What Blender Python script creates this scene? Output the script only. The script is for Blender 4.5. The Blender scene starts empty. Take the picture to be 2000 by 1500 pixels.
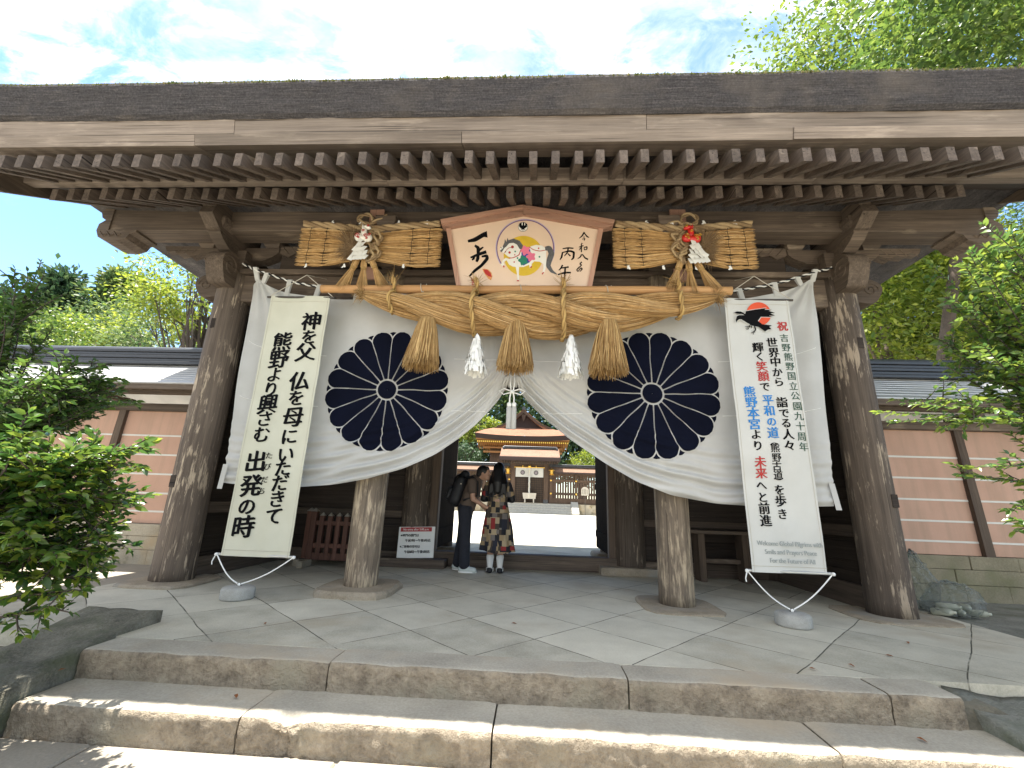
import bpy, bmesh, math, random
import numpy as np
from mathutils import Vector, Matrix, Quaternion
from math import sin, cos, pi, radians, sqrt, atan2
random.seed(7)
RNG = np.random.default_rng(11)
SC = bpy.context.scene
COL = SC.collection

# ---------------------------------------------------------------- camera
def make_camera():
    yaw, pitch, roll = radians(-3.23), radians(15.12), radians(2.01)
    w = Vector((sin(yaw)*cos(pitch), cos(yaw)*cos(pitch), sin(pitch)))
    r0 = Vector((cos(yaw), -sin(yaw), 0)); u0 = r0.cross(w)
    r = cos(roll)*r0 + sin(roll)*u0; u = -sin(roll)*r0 + cos(roll)*u0
    cd = bpy.data.cameras.new('camera'); co = bpy.data.objects.new('camera', cd); COL.objects.link(co)
    m = Matrix((r, u, -w)).transposed().to_4x4(); m.translation = (0, 0, 1.05)
    co.matrix_world = m
    cd.sensor_fit = 'HORIZONTAL'; cd.sensor_width = 36; cd.lens = 850/2000*36
    cd.clip_start = 0.05; cd.clip_end = 2000
    SC.camera = co
make_camera()

# ---------------------------------------------------------------- sky, sun, exposure
SUN = Vector((-0.20, 0.060, 1.0)).normalized()
def make_light():
    wd = bpy.data.worlds.new('World'); SC.world = wd; wd.use_nodes = True
    nt = wd.node_tree; n = nt.nodes; l = nt.links; n.clear()
    out = n.new('ShaderNodeOutputWorld'); bg = n.new('ShaderNodeBackground')
    sky = n.new('ShaderNodeTexSky'); sky.sky_type = 'NISHITA'; sky.sun_disc = False
    sky.sun_elevation = math.asin(SUN.z); sky.sun_rotation = atan2(SUN.x, SUN.y)
    sky.air_density = 1.0; sky.dust_density = 0.4; sky.ozone_density = 2.2
    geo = n.new('ShaderNodeTexCoord')
    sep = n.new('ShaderNodeSeparateXYZ'); l.new(geo.outputs['Generated'], sep.inputs[0])
    def math_(op, a, b=None, c=None):
        m = n.new('ShaderNodeMath'); m.operation = op
        for i, v in enumerate((a, b, c)):
            if v is None: continue
            if isinstance(v, (int, float)): m.inputs[i].default_value = v
            else: l.new(v, m.inputs[i])
        return m.outputs[0]
    zz = math_('ADD', math_('MAXIMUM', sep.outputs[2], 0.0), 0.22)
    comb = n.new('ShaderNodeCombineXYZ')
    l.new(math_('DIVIDE', sep.outputs[0], zz), comb.inputs[0]); l.new(math_('DIVIDE', sep.outputs[1], zz), comb.inputs[1])
    mp = n.new('ShaderNodeMapping'); mp.inputs['Rotation'].default_value = (0, 0, radians(35)); mp.inputs['Scale'].default_value = (1.0, 1.7, 1)
    mp.inputs['Location'].default_value = (2.3, 1.1, 0)
    l.new(comb.outputs[0], mp.inputs[0])
    def noise(sc, det, ro, dist=0.0):
        t = n.new('ShaderNodeTexNoise'); t.inputs['Scale'].default_value = sc; t.inputs['Detail'].default_value = det
        t.inputs['Roughness'].default_value = ro; t.inputs['Distortion'].default_value = dist
        l.new(mp.outputs[0], t.inputs['Vector']); return t.outputs[0]
    big = noise(0.8, 3, .5); fine = noise(6.0, 10, .66, .45)
    # more cloud towards the gate's ridge and the west, clearer to the east
    bias = math_('ADD', math_('MULTIPLY', comb.outputs[0] if False else math_('DIVIDE', sep.outputs[0], zz), -0.15), math_('MULTIPLY', math_('SUBTRACT', sep.outputs[2], 0.72), 1.35))
    dens = math_('ADD', math_('ADD', math_('MULTIPLY', big, .55), math_('MULTIPLY', fine, .95)), math_('ADD', bias, math_('MULTIPLY', math_('MAXIMUM', math_('MULTIPLY', sep.outputs[1], -1.0), 0.0), 0.9)))  # last term: extra unseen cloud behind the camera, added as white fill light
    ramp = n.new('ShaderNodeMapRange'); ramp.interpolation_type = 'SMOOTHSTEP'
    ramp.inputs[1].default_value = 0.57; ramp.inputs[2].default_value = 0.88; ramp.inputs[3].default_value = 0.0; ramp.inputs[4].default_value = 1.0
    l.new(dens, ramp.inputs[0])
    mix = n.new('ShaderNodeMix'); mix.data_type = 'RGBA'
    l.new(ramp.outputs[0], mix.inputs['Factor']); hs = n.new('ShaderNodeHueSaturation'); hs.inputs['Saturation'].default_value = 1.12; hs.inputs['Value'].default_value = 0.74; l.new(sky.outputs[0], hs.inputs['Color']); l.new(hs.outputs[0], mix.inputs['A'])
    cm = n.new('ShaderNodeMix'); cm.data_type = 'RGBA'; cr_ = n.new('ShaderNodeMapRange'); cr_.inputs[1].default_value = .44; cr_.inputs[2].default_value = .64; l.new(noise(3.2, 6, .6, .3), cr_.inputs[0]); l.new(cr_.outputs[0], cm.inputs['Factor']); cm.inputs['A'].default_value = (CLOUD*.36, CLOUD*.43, CLOUD*.53, 1); cm.inputs['B'].default_value = (CLOUD*1.03, CLOUD, CLOUD*.97, 1); l.new(cm.outputs['Result'], mix.inputs['B'])
    l.new(mix.outputs['Result'], bg.inputs[0]); bg.inputs[1].default_value = SKY_STRENGTH
    l.new(bg.outputs[0], out.inputs[0])
    sd = bpy.data.lights.new('sun', 'SUN'); sd.energy = 3.2; sd.angle = radians(.53); sd.color = (1, .95, .87)
    so = bpy.data.objects.new('sun', sd); COL.objects.link(so); so.rotation_euler = SUN.to_track_quat('Z', 'Y').to_euler()
    so.location = SUN*60
SKY_STRENGTH = 0.10; CLOUD = 5.2
make_light()
SC.view_settings.view_transform = 'Standard'; SC.view_settings.look = 'None'
SC.view_settings.exposure = 2.42; SC.view_settings.gamma = 1.0
try: SC.cycles.max_bounces = 8; SC.cycles.diffuse_bounces = 5; SC.cycles.transparent_max_bounces = 12
except Exception: pass

# ---------------------------------------------------------------- helpers: objects
def tag(o, label=None, cat=None, group=None, kind=None):
    if label: o['label'] = label
    if cat: o['category'] = cat
    if group: o['group'] = group
    if kind: o['kind'] = kind
    return o
def empty(name, loc, label, cat, group=None):
    o = bpy.data.objects.new(name, None); COL.objects.link(o); o.location = loc; o.empty_display_size = .1
    return tag(o, label, cat, group)
def link(o, parent=None):
    COL.objects.link(o)
    if parent is not None:
        o.parent = parent
        m = Matrix.Identity(4); p = parent
        while p is not None:
            m = Matrix.LocRotScale(p.location, p.rotation_euler, p.scale) @ m; p = p.parent
        o.matrix_parent_inverse = m.inverted() if False else Matrix.Identity(4)
        # mesh data are written in world coordinates: cancel the parent's transform with the child's own
        o.matrix_basis = m.inverted()
    return o
def copy_tree(o, parent=None):
    c = o.copy(); COL.objects.link(c); c.parent = parent
    for ch in list(o.children): copy_tree(ch, c)
    return c
def mk(name, V, F, mats, parent=None, mi=None, smooth=False):
    """mesh object from arrays; F a list of index tuples or an (n,k) array"""
    me = bpy.data.meshes.new(name)
    V = np.asarray(V, dtype=np.float32).reshape(-1, 3)
    if isinstance(F, np.ndarray):
        n, k = F.shape
        me.vertices.add(len(V)); me.vertices.foreach_set('co', V.ravel())
        me.loops.add(n*k); me.loops.foreach_set('vertex_index', F.astype(np.int32).ravel())
        me.polygons.add(n); me.polygons.foreach_set('loop_start', np.arange(0, n*k, k, dtype=np.int32))
        me.polygons.foreach_set('loop_total', np.full(n, k, dtype=np.int32))
        me.update(calc_edges=True)
    else:
        me.from_pydata([tuple(v) for v in V.tolist()], [], F); me.update()
    for m in (mats if isinstance(mats, (list, tuple)) else [mats]): me.materials.append(m)
    if mi is not None: me.polygons.foreach_set('material_index', np.asarray(mi, dtype=np.int32))
    if smooth: me.polygons.foreach_set('use_smooth', np.ones(len(me.polygons), dtype=bool))
    me.validate()
    o = bpy.data.objects.new(name, me); link(o, parent)
    return o
class MB:
    def __init__(s): s.v = []; s.f = []; s.m = []; s.cur = 0
    def add(s, V, F):
        b = len(s.v); s.v.extend([tuple(map(float, p)) for p in V]); s.f.extend([tuple(i+b for i in f) for f in F]); s.m.extend([s.cur]*len(F)); return s
    def box(s, x0, x1, y0, y1, z0, z1, bev=0.0, M=None):
        if bev <= 0:
            V = [(x0,y0,z0),(x1,y0,z0),(x1,y1,z0),(x0,y1,z0),(x0,y0,z1),(x1,y0,z1),(x1,y1,z1),(x0,y1,z1)]
            F = [(0,3,2,1),(4,5,6,7),(0,1,5,4),(1,2,6,5),(2,3,7,6),(3,0,4,7)]
        else:
            bm = bmesh.new(); bmesh.ops.create_cube(bm, size=1)
            for v in bm.verts: v.co = Vector((x0 if v.co.x < 0 else x1, y0 if v.co.y < 0 else y1, z0 if v.co.z < 0 else z1))
            bmesh.ops.bevel(bm, geom=list(bm.edges), offset=bev, segments=1, profile=.5, affect='EDGES')
            bm.verts.index_update(); V = [v.co.copy() for v in bm.verts]; F = [tuple(v.index for v in f.verts) for f in bm.faces]; bm.free()
        if M is not None: V = [M @ Vector(v) for v in V]
        return s.add(V, F)
    def prism(s, poly, axis, a, b):
        """polygon (list of 2D) extruded along axis 'x' (poly=(y,z)), 'y' (poly=(x,z)) or 'z' (poly=(x,y))"""
        def p3(p, t): return {'x': (t, p[0], p[1]), 'y': (p[0], t, p[1]), 'z': (p[0], p[1], t)}[axis]
        n = len(poly); V = [p3(p, a) for p in poly]+[p3(p, b) for p in poly]
        F = [tuple(range(n)), tuple(range(2*n-1, n-1, -1))]+[(i, i+n, (i+1) % n+n, (i+1) % n) for i in range(n)]
        return s.add(V, F)
    def tube(s, path, rad, n=8, caps=True, twist=0.0):
        path = [Vector(p) for p in path]; R = [float(q) for q in rad] if isinstance(rad, (list, tuple, np.ndarray)) else [rad]*len(path)
        T = [(path[min(i+1, len(path)-1)]-path[max(i-1, 0)]).normalized() for i in range(len(path))]
        a = Vector((0, 0, 1)) if abs(T[0].z) < .9 else Vector((1, 0, 0)); U = (a-a.dot(T[0])*T[0]).normalized()
        V = []; b = len(s.v)
        for i, (p, t) in enumerate(zip(path, T)):
            U = (U-U.dot(t)*t).normalized(); W = t.cross(U)
            for k in range(n):
                an = 2*pi*k/n+twist*i; V.append(p+(cos(an)*R[i])*U+(sin(an)*R[i])*W)
        F = [(i*n+k, i*n+(k+1) % n, (i+1)*n+(k+1) % n, (i+1)*n+k) for i in range(len(path)-1) for k in range(n)]
        if caps: F += [tuple(range(n-1, -1, -1)), tuple((len(path)-1)*n+k for k in range(n))]
        return s.add(V, F)
    def lathe(s, prof, c, n=16, sx=1.0, sy=1.0, wob=None):
        """prof list of (r,z)"""
        V = []; m = len(prof)
        for (r, z) in prof:
            for k in range(n):
                an = 2*pi*k/n; q = r*(1+(wob(an, z) if wob else 0)); V.append((c[0]+q*sx*cos(an), c[1]+q*sy*sin(an), c[2]+z))
        F = [(i*n+k, i*n+(k+1) % n, (i+1)*n+(k+1) % n, (i+1)*n+k) for i in range(m-1) for k in range(n)]
        F += [tuple(range(n-1, -1, -1)), tuple((m-1)*n+k for k in range(n))]
        return s.add(V, F)
    def ell(s, c, r, nu=10, nv=7, M=None):
        V = []; F = []
        for j in range(nv+1):
            t = pi*j/nv
            for i in range(nu):
                p = 2*pi*i/nu; q = Vector((r[0]*sin(t)*cos(p), r[1]*sin(t)*sin(p), r[2]*cos(t)))
                if M is not None: q = M @ q
                V.append(Vector(c)+q)
        for j in range(nv):
            for i in range(nu): F.append((j*nu+i, (j+1)*nu+i, (j+1)*nu+(i+1) % nu, j*nu+(i+1) % nu))
        return s.add(V, F)
    def build(s, name, mats, parent=None, smooth=False, bevel=0.0):
        o = mk(name, s.v, s.f, mats, parent, s.m if isinstance(mats, (list, tuple)) else None, smooth)
        bm = bmesh.new(); bm.from_mesh(o.data)
        if smooth: bmesh.ops.remove_doubles(bm, verts=bm.verts, dist=1e-5)
        bmesh.ops.recalc_face_normals(bm, faces=bm.faces)
        if bevel > 0: bmesh.ops.bevel(bm, geom=list(bm.edges), offset=bevel, segments=1, profile=.5, affect='EDGES')
        bm.to_mesh(o.data); bm.free()
        return o
def box(name, m, parent, x0, x1, y0, y1, z0, z1, bev=.006): return MB().box(x0, x1, y0, y1, z0, z1, bev).build(name, m, parent)
def vnoise(x, y=0.0, z=0.0, s=1.0):
    from mathutils import noise
    return noise.noise(Vector((x*s, y*s, z*s)))

# ---------------------------------------------------------------- helpers: materials
class NT:
    def __init__(s, name):
        s.mat = bpy.data.materials.new(name); s.mat.use_nodes = True; s.t = s.mat.node_tree; s.n = s.t.nodes; s.l = s.t.links
        s.b = s.n['Principled BSDF']; s.out = s.n['Material Output']
        s.tc = s.n.new('ShaderNodeTexCoord'); s.vec = s.tc.outputs['Object']
    def set(s, **k):
        for a, v in k.items(): s.put(s.b.inputs[a.replace('_', ' ')], v)
        return s
    def put(s, sock, v):
        if isinstance(v, (int, float)): sock.default_value = v
        elif isinstance(v, tuple): sock.default_value = v if len(v) != 3 or sock.type != 'RGBA' else (*v, 1)
        else: s.l.new(v, sock)
    def node(s, typ, **k):
        nd = s.n.new(typ)
        for a, v in k.items(): setattr(nd, a, v)
        return nd
    def math(s, op, a, b=0.0, c=None, clamp=False):
        m = s.node('ShaderNodeMath', operation=op, use_clamp=clamp); s.put(m.inputs[0], a); s.put(m.inputs[1], b)
        if c is not None: s.put(m.inputs[2], c)
        return m.outputs[0]
    def rnd(s):
        """object space shifted by a random amount per object"""
        oi = s.node('ShaderNodeObjectInfo'); m = s.node('ShaderNodeVectorMath', operation='MULTIPLY_ADD')
        c = s.node('ShaderNodeCombineXYZ'); 
        for i in range(3): s.l.new(oi.outputs['Random'], c.inputs[i])
        s.l.new(c.outputs[0], m.inputs[0]); m.inputs[1].default_value = (37, 53, 71); s.l.new(s.vec, m.inputs[2]); s.vec = m.outputs[0]; s.ri = oi.outputs['Random']; return s
    def mapv(s, scale=(1, 1, 1), rot=(0, 0, 0), loc=(0, 0, 0), vec=None):
        m = s.node('ShaderNodeMapping'); m.inputs['Scale'].default_value = scale; m.inputs['Rotation'].default_value = rot; m.inputs['Location'].default_value = loc
        s.l.new(vec or s.vec, m.inputs[0]); return m.outputs[0]
    def noise(s, scale, det=4, ro=.55, vec=None, dist=0.0):
        t = s.node('ShaderNodeTexNoise'); s.put(t.inputs['Vector'], vec or s.vec); t.inputs['Scale'].default_value = scale
        t.inputs['Detail'].default_value = det; t.inputs['Roughness'].default_value = ro; t.inputs['Distortion'].default_value = dist; return t.outputs[0]
    def ramp(s, f, stops, interp='LINEAR'):
        r = s.node('ShaderNodeValToRGB'); r.color_ramp.interpolation = interp; e = r.color_ramp.elements
        while len(e) < len(stops): e.new(.5)
        for q, (p, c) in zip(e, stops): q.position = p; q.color = (*c, 1) if len(c) == 3 else c
        s.put(r.inputs[0], f); return r.outputs[0]
    def mr(s, f, a, b, c=0.0, d=1.0):
        m = s.node('ShaderNodeMapRange'); s.put(m.inputs[0], f)
        for i, v in enumerate((a, b, c, d)): m.inputs[i+1].default_value = v
        return m.outputs[0]
    def mix(s, f, a, b, blend='MIX'):
        m = s.node('ShaderNodeMix', data_type='RGBA', blend_type=blend); s.put(m.inputs['Factor'], f); s.put(m.inputs['A'], a); s.put(m.inputs['B'], b); return m.outputs['Result']
    def bump(s, h, st=.4, d=.01):
        b = s.node('ShaderNodeBump'); b.inputs['Strength'].default_value = st; b.inputs['Distance'].default_value = d; s.put(b.inputs['Height'], h); s.l.new(b.outputs[0], s.b.inputs['Normal']); return s
    def island(s): return s.node('ShaderNodeNewGeometry').outputs['Random Per Island']
def flat(name, c, rough=.6, metal=0.0, var=.12, scale=9.0, bump=.15, bd=.003, **k):
    t = NT(name); t.rnd(); n = t.noise(scale, 5, .6)
    t.set(Base_Color=t.ramp(n, [(.25, tuple(x*(1-var) for x in c)), (.75, tuple(min(1, x*(1+var)) for x in c))]), Roughness=rough, Metallic=metal)
    if bump: t.bump(t.noise(scale*6, 4, .6), bump, bd)
    for a, v in k.items(): t.set(**{a: v})
    return t.mat
def wood(name, dark, light, axis='x', patch=None, pth=(.58, .64), rough=.75, gs=1.0, streak=11.0):
    t = NT(name); t.rnd(); sc = {'x': (.35, streak, streak), 'y': (streak, .35, streak), 'z': (streak, streak, .35)}[axis]
    sc = tuple(q*gs for q in sc)
    v = t.mapv(sc); g = t.noise(1.6, 8, .62, v, .35); big = t.noise(1.3*gs, 4, .55)
    g2 = t.noise(5.5, 6, .7, v, .2); f = t.math('ADD', t.math('ADD', t.math('MULTIPLY', g, .62), t.math('MULTIPLY', big, .30)), t.math('MULTIPLY', t.math('SUBTRACT', g2, .5), .55))
    col = t.ramp(f, [(.28, dark), (.52, tuple((a+b)/2*.95 for a, b in zip(dark, light))), (.72, light)])
    h = t.math('ADD', g, t.math('MULTIPLY', g2, .5))
    if patch:
        sp = {'x': (.9, 5, 5), 'y': (5, .9, 5), 'z': (17, 17, 2.4)}[axis]
        pn = t.math('ADD', t.math('MULTIPLY', t.noise(1.35*gs, 6, .68, t.mapv(sp), .25), .62), t.math('MULTIPLY', t.noise(1.7, 3, .5), .40)); msk = t.mr(pn, pth[0], pth[1]); col = t.mix(msk, col, patch); h = t.math('ADD', h, t.math('MULTIPLY', msk, .35))
    # dark checks along the grain
    ck = t.noise(2.2, 3, .5, t.mapv(tuple(q*(2.2 if q > 1 else .5) for q in sc))); ckm = t.mr(ck, .30, .36, 1, 0)
    col = t.mix(ckm, col, tuple(q*.35 for q in dark))
    hv = t.node('ShaderNodeHueSaturation'); t.l.new(t.mr(t.ri, 0, 1, .80, 1.22), hv.inputs['Value']); t.l.new(col, hv.inputs['Color']); col = hv.outputs[0]
    t.set(Base_Color=col, Roughness=rough); t.b.inputs['Specular IOR Level'].default_value = .25
    t.bump(t.math('SUBTRACT', h, t.math('MULTIPLY', ckm, .5)), .55, .012); return t.mat
def leafmat(name, cols, rough=.4, trans=.35, spec=.5):
    t = NT(name); i = t.island(); c = t.ramp(i, [(k/(len(cols)-1), q) for k, q in enumerate(cols)])
    t.set(Base_Color=c, Roughness=rough); t.b.inputs['Specular IOR Level'].default_value = spec
    tr = t.node('ShaderNodeBsdfTranslucent'); hs = t.node('ShaderNodeHueSaturation'); hs.inputs['Value'].default_value = 1.7; hs.inputs['Hue'].default_value = .485; t.l.new(c, hs.inputs['Color']); t.l.new(hs.outputs[0], tr.inputs[0])
    mx = t.node('ShaderNodeMixShader'); mx.inputs[0].default_value = trans; t.l.new(t.b.outputs[0], mx.inputs[1]); t.l.new(tr.outputs[0], mx.inputs[2]); t.l.new(mx.outputs[0], t.out.inputs[0]); return t.mat
def straw(name, cols, rough=.7):
    t = NT(name); i = t.island(); c = t.ramp(i, [(k/(len(cols)-1), q) for k, q in enumerate(cols)]); n = t.noise(14, 4, .6)
    t.set(Base_Color=t.mix(t.mr(n, .35, .7, .35, 0), c, (.22, .13, .05)), Roughness=rough); t.b.inputs['Specular IOR Level'].default_value = .3; return t.mat
def stone(name, c1, c2, spot=None, scale=3.0, bump=.5, bd=.02, fine=60.0, moss=None):
    t = NT(name); n = t.noise(scale, 7, .6); f = t.noise(fine, 5, .7)
    col = t.ramp(t.math('ADD', t.math('MULTIPLY', n, .65), t.math('MULTIPLY', f, .55)), [(.42, c1), (.80, c2)])
    if spot: col = t.mix(t.mr(t.noise(scale*.45, 5, .6), .5, .68), col, spot)
    if moss: col = t.mix(t.mr(t.noise(scale*.7, 6, .65), .54, .66), col, moss)
    t.set(Base_Color=col, Roughness=.88); t.b.inputs['Specular IOR Level'].default_value = .2
    t.bump(t.math('ADD', t.math('MULTIPLY', t.noise(scale*5, 6, .65), .8), t.math('MULTIPLY', f, .4)), bump, bd); return t.mat

M = {}
M['wood_x'] = wood('weathered_wood_x', (.062,.047,.037), (.20,.152,.115), 'x', patch=(.29,.23,.17), pth=(.58,.72))
M['wood_y'] = wood('weathered_wood_y', (.060,.045,.035), (.19,.145,.11), 'y')
M['wood_z'] = wood('weathered_wood_z', (.070,.050,.038), (.18,.132,.095), 'z')
M['column'] = wood('column_wood', (.060,.046,.037), (.20,.155,.118), 'z', patch=(.38,.305,.225), pth=(.545,.60))
M['column_pale'] = wood('column_wood_pale', (.095,.074,.056), (.28,.22,.16), 'z', patch=(.44,.355,.25), pth=(.49,.60))
M['rafter_y'] = wood('rafter_wood', (.060,.047,.040), (.20,.156,.125), 'y', patch=(.32,.255,.20), pth=(.60,.75))
M['board_x'] = wood('eave_board_wood', (.12,.095,.078), (.33,.27,.22), 'x', patch=(.42,.35,.285), pth=(.55,.75))
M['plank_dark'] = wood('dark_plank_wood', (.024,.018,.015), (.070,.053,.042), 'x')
M['pink_wood'] = wood('new_cedar_wood', (.36,.20,.14), (.52,.32,.23), 'x', rough=.6)
M['pink_wood_z'] = wood('new_cedar_wood_z', (.35,.195,.14), (.50,.31,.225), 'z', rough=.6)
M['panel_wood'] = flat('pale_panel_wood', (.72,.545,.41), .6, var=.05, scale=3, bump=.1)
M['redbrown'] = wood('red_brown_wood', (.09,.042,.03), (.18,.09,.065), 'z', rough=.6)
M['bamboo'] = wood('pole_wood', (.36,.19,.08), (.55,.32,.14), 'x', rough=.5)
M['straw'] = straw('golden_straw', [(.25,.135,.050),(.58,.345,.135),(.76,.50,.22),(.39,.225,.085),(.86,.62,.33)])
M['straw_dark'] = straw('brown_straw', [(.18,.095,.033),(.46,.28,.10),(.72,.50,.23),(.30,.17,.06),(.56,.37,.16)])
M['straw_core'] = flat('straw_core', (.24,.14,.05), .9, scale=30, bump=.6, bd=.01)
M['white_paper'] = flat('white_paper', (.80,.80,.77), .7, var=.04)
M['black_ink'] = flat('black_ink', (.004,.004,.005), .8, var=.1, bump=0, Specular_IOR_Level=.12)
M['navy'] = flat('navy_dye', (.0032,.0045,.013), .95, var=.25, scale=3, bump=.2, Specular_IOR_Level=.12)
M['red_ink'] = flat('red_ink', (.42,.025,.02), .6, bump=0)
M['blue_ink'] = flat('blue_ink', (.015,.19,.52), .6, bump=0)
M['green_ink'] = flat('green_ink', (.02,.07,.04), .6, bump=0)
M['grey_ink'] = flat('grey_ink', (.28,.30,.29), .6, bump=0)
M['orange_ink'] = flat('vermilion_ink', (.66,.075,.02), .6, bump=0)
M['metal'] = flat('dark_metal', (.10,.09,.08), .4, .8)
M['string'] = flat('pale_string', (.50,.46,.38), .8)
M['gold'] = flat('gilt_metal', (.80,.50,.10), .3, .85, var=.1)
def cloth(name, c, c2, tr=.12):
    t = NT(name); w = t.noise(2.2, 4, .55); t.set(Base_Color=t.ramp(w, [(.3, c2), (.65, c)]), Roughness=.85); t.b.inputs['Specular IOR Level'].default_value = .15
    t.bump(t.math('ADD', t.noise(3.5, 5, .6, None, .6), t.math('MULTIPLY', t.noise(240, 2, .5), .03)), .25, .02)
    x = t.node('ShaderNodeBsdfTranslucent'); x.inputs[0].default_value = (*c, 1); mx = t.node('ShaderNodeMixShader'); mx.inputs[0].default_value = tr
    t.l.new(t.b.outputs[0], mx.inputs[1]); t.l.new(x.outputs[0], mx.inputs[2]); t.l.new(mx.outputs[0], t.out.inputs[0]); return t.mat
M['curtain'] = cloth('white_cotton', (.57,.565,.545), (.49,.485,.46))
M['banner_l'] = cloth('cream_banner_cloth', (.63,.62,.51), (.56,.55,.44))
M['banner_r'] = cloth('white_banner_cloth', (.63,.63,.60), (.57,.57,.54))
# ================================================================ ground, paving, steps
GX = -0.18                                   # centre line of the gate
def paving_mat():
    t = NT('diagonal_flagstones')
    w = t.node('ShaderNodeVectorMath', operation='MULTIPLY_ADD'); nz = t.node('ShaderNodeTexNoise'); nz.inputs['Scale'].default_value = 1.1; nz.inputs['Detail'].default_value = 3
    t.l.new(t.vec, nz.inputs['Vector']); t.l.new(nz.outputs['Color'], w.inputs[0]); w.inputs[1].default_value = (.055, .055, 0); t.l.new(t.vec, w.inputs[2])
    v = t.mapv((1, 1, 0), (0, 0, radians(43)), (.22, .31, 0), w.outputs[0])
    br = t.node('ShaderNodeTexBrick'); br.offset = 0.0; br.squash = 1; t.l.new(v, br.inputs['Vector']); br.inputs['Scale'].default_value = 1
    br.inputs['Brick Width'].default_value = .80; br.inputs['Row Height'].default_value = .64; br.inputs['Mortar Size'].default_value = .0055; br.inputs['Mortar Smooth'].default_value = .35
    br.inputs['Color1'].default_value = (0, 0, 0, 1); br.inputs['Color2'].default_value = (1, 1, 1, 1); br.inputs['Mortar'].default_value = (.5, .5, .5, 1)
    n = t.noise(2.4, 7, .62); f = t.noise(70, 4, .7)
    col = t.ramp(t.math('ADD', t.math('ADD', t.math('MULTIPLY', n, .55), t.math('MULTIPLY', f, .36)), t.math('MULTIPLY', br.outputs['Color'], .22)), [(.34, (.31, .29, .23)), (.56, (.51, .475, .385)), (.80, (.64, .60, .49))])
    st = t.noise(.9, 5, .6); col = t.mix(t.mr(st, .54, .68, 0, .6), col, (.42, .35, .25))
    brk = t.mr(t.noise(3.1, 4, .6), .36, .5)
    gap = t.math('MULTIPLY', br.outputs['Fac'], t.math('ADD', t.math('MULTIPLY', brk, .75), .25))
    col = t.mix(gap, col, (.085, .08, .06)); t.set(Base_Color=col, Roughness=.85); t.b.inputs['Specular IOR Level'].default_value = .25
    t.bump(t.math('SUBTRACT', t.math('ADD', t.math('MULTIPLY', t.noise(9, 6, .65), .5), t.math('MULTIPLY', f, .25)), t.math('MULTIPLY', gap, 1.6)), .5, .022); return t.mat
def gravel_mat():
    t = NT('white_gravel'); v = t.node('ShaderNodeTexVoronoi'); v.inputs['Scale'].default_value = 26; t.l.new(t.vec, v.inputs['Vector'])
    t.set(Base_Color=t.mix(t.noise(.8, 4, .6), t.ramp(v.outputs['Color'], [(0, (.36, .34, .29)), (1, (.62, .60, .53))]), (.60, .57, .48)), Roughness=.9); t.bump(v.outputs['Distance'], .7, .03); return t.mat
def soil_mat():
    t = NT('mossy_soil'); n = t.noise(1.6, 7, .65); f = t.noise(40, 5, .7)
    t.set(Base_Color=t.ramp(t.math('ADD', t.math('MULTIPLY', n, .7), t.math('MULTIPLY', f, .3)), [(.3, (.07, .065, .045)), (.5, (.17, .15, .11)), (.62, (.09, .105, .05)), (.8, (.24, .21, .16))]), Roughness=.95); t.bump(f, .6, .03); return t.mat
M['paving'] = paving_mat()
M['step_top'] = stone('step_tread_stone', (.29, .26, .21), (.50, .455, .37), spot=(.43, .35, .25), scale=2.2, bump=.45, bd=.012)
M['step_rough'] = stone('hammered_step_stone', (.19, .155, .115), (.54, .45, .335), spot=(.38, .335, .25), scale=6, bump=1.0, bd=.05, fine=30)
M['pad_stone'] = stone('base_stone_granite', (.23, .19, .135), (.44, .37, .28), spot=(.30, .28, .24), scale=4, bump=.8, bd=.02)
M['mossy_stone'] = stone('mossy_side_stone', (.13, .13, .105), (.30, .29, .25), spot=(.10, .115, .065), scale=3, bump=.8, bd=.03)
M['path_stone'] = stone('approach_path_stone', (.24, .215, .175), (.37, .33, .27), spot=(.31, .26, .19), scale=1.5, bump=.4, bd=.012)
M['painted_shade_stone'] = stone('shade_painted_mossy_stone', (.085, .08, .06), (.28, .26, .205), spot=(.10, .11, .06), scale=5, bump=.8, bd=.03); M['granite'] = stone('pale_granite', (.29, .28, .25), (.47, .455, .42), scale=8, bump=.3, bd=.006, fine=120)  # left kerb stone: moss, with the bush's shade painted in as darker colour
M['gravel'] = gravel_mat(); M['soil'] = soil_mat()

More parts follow.
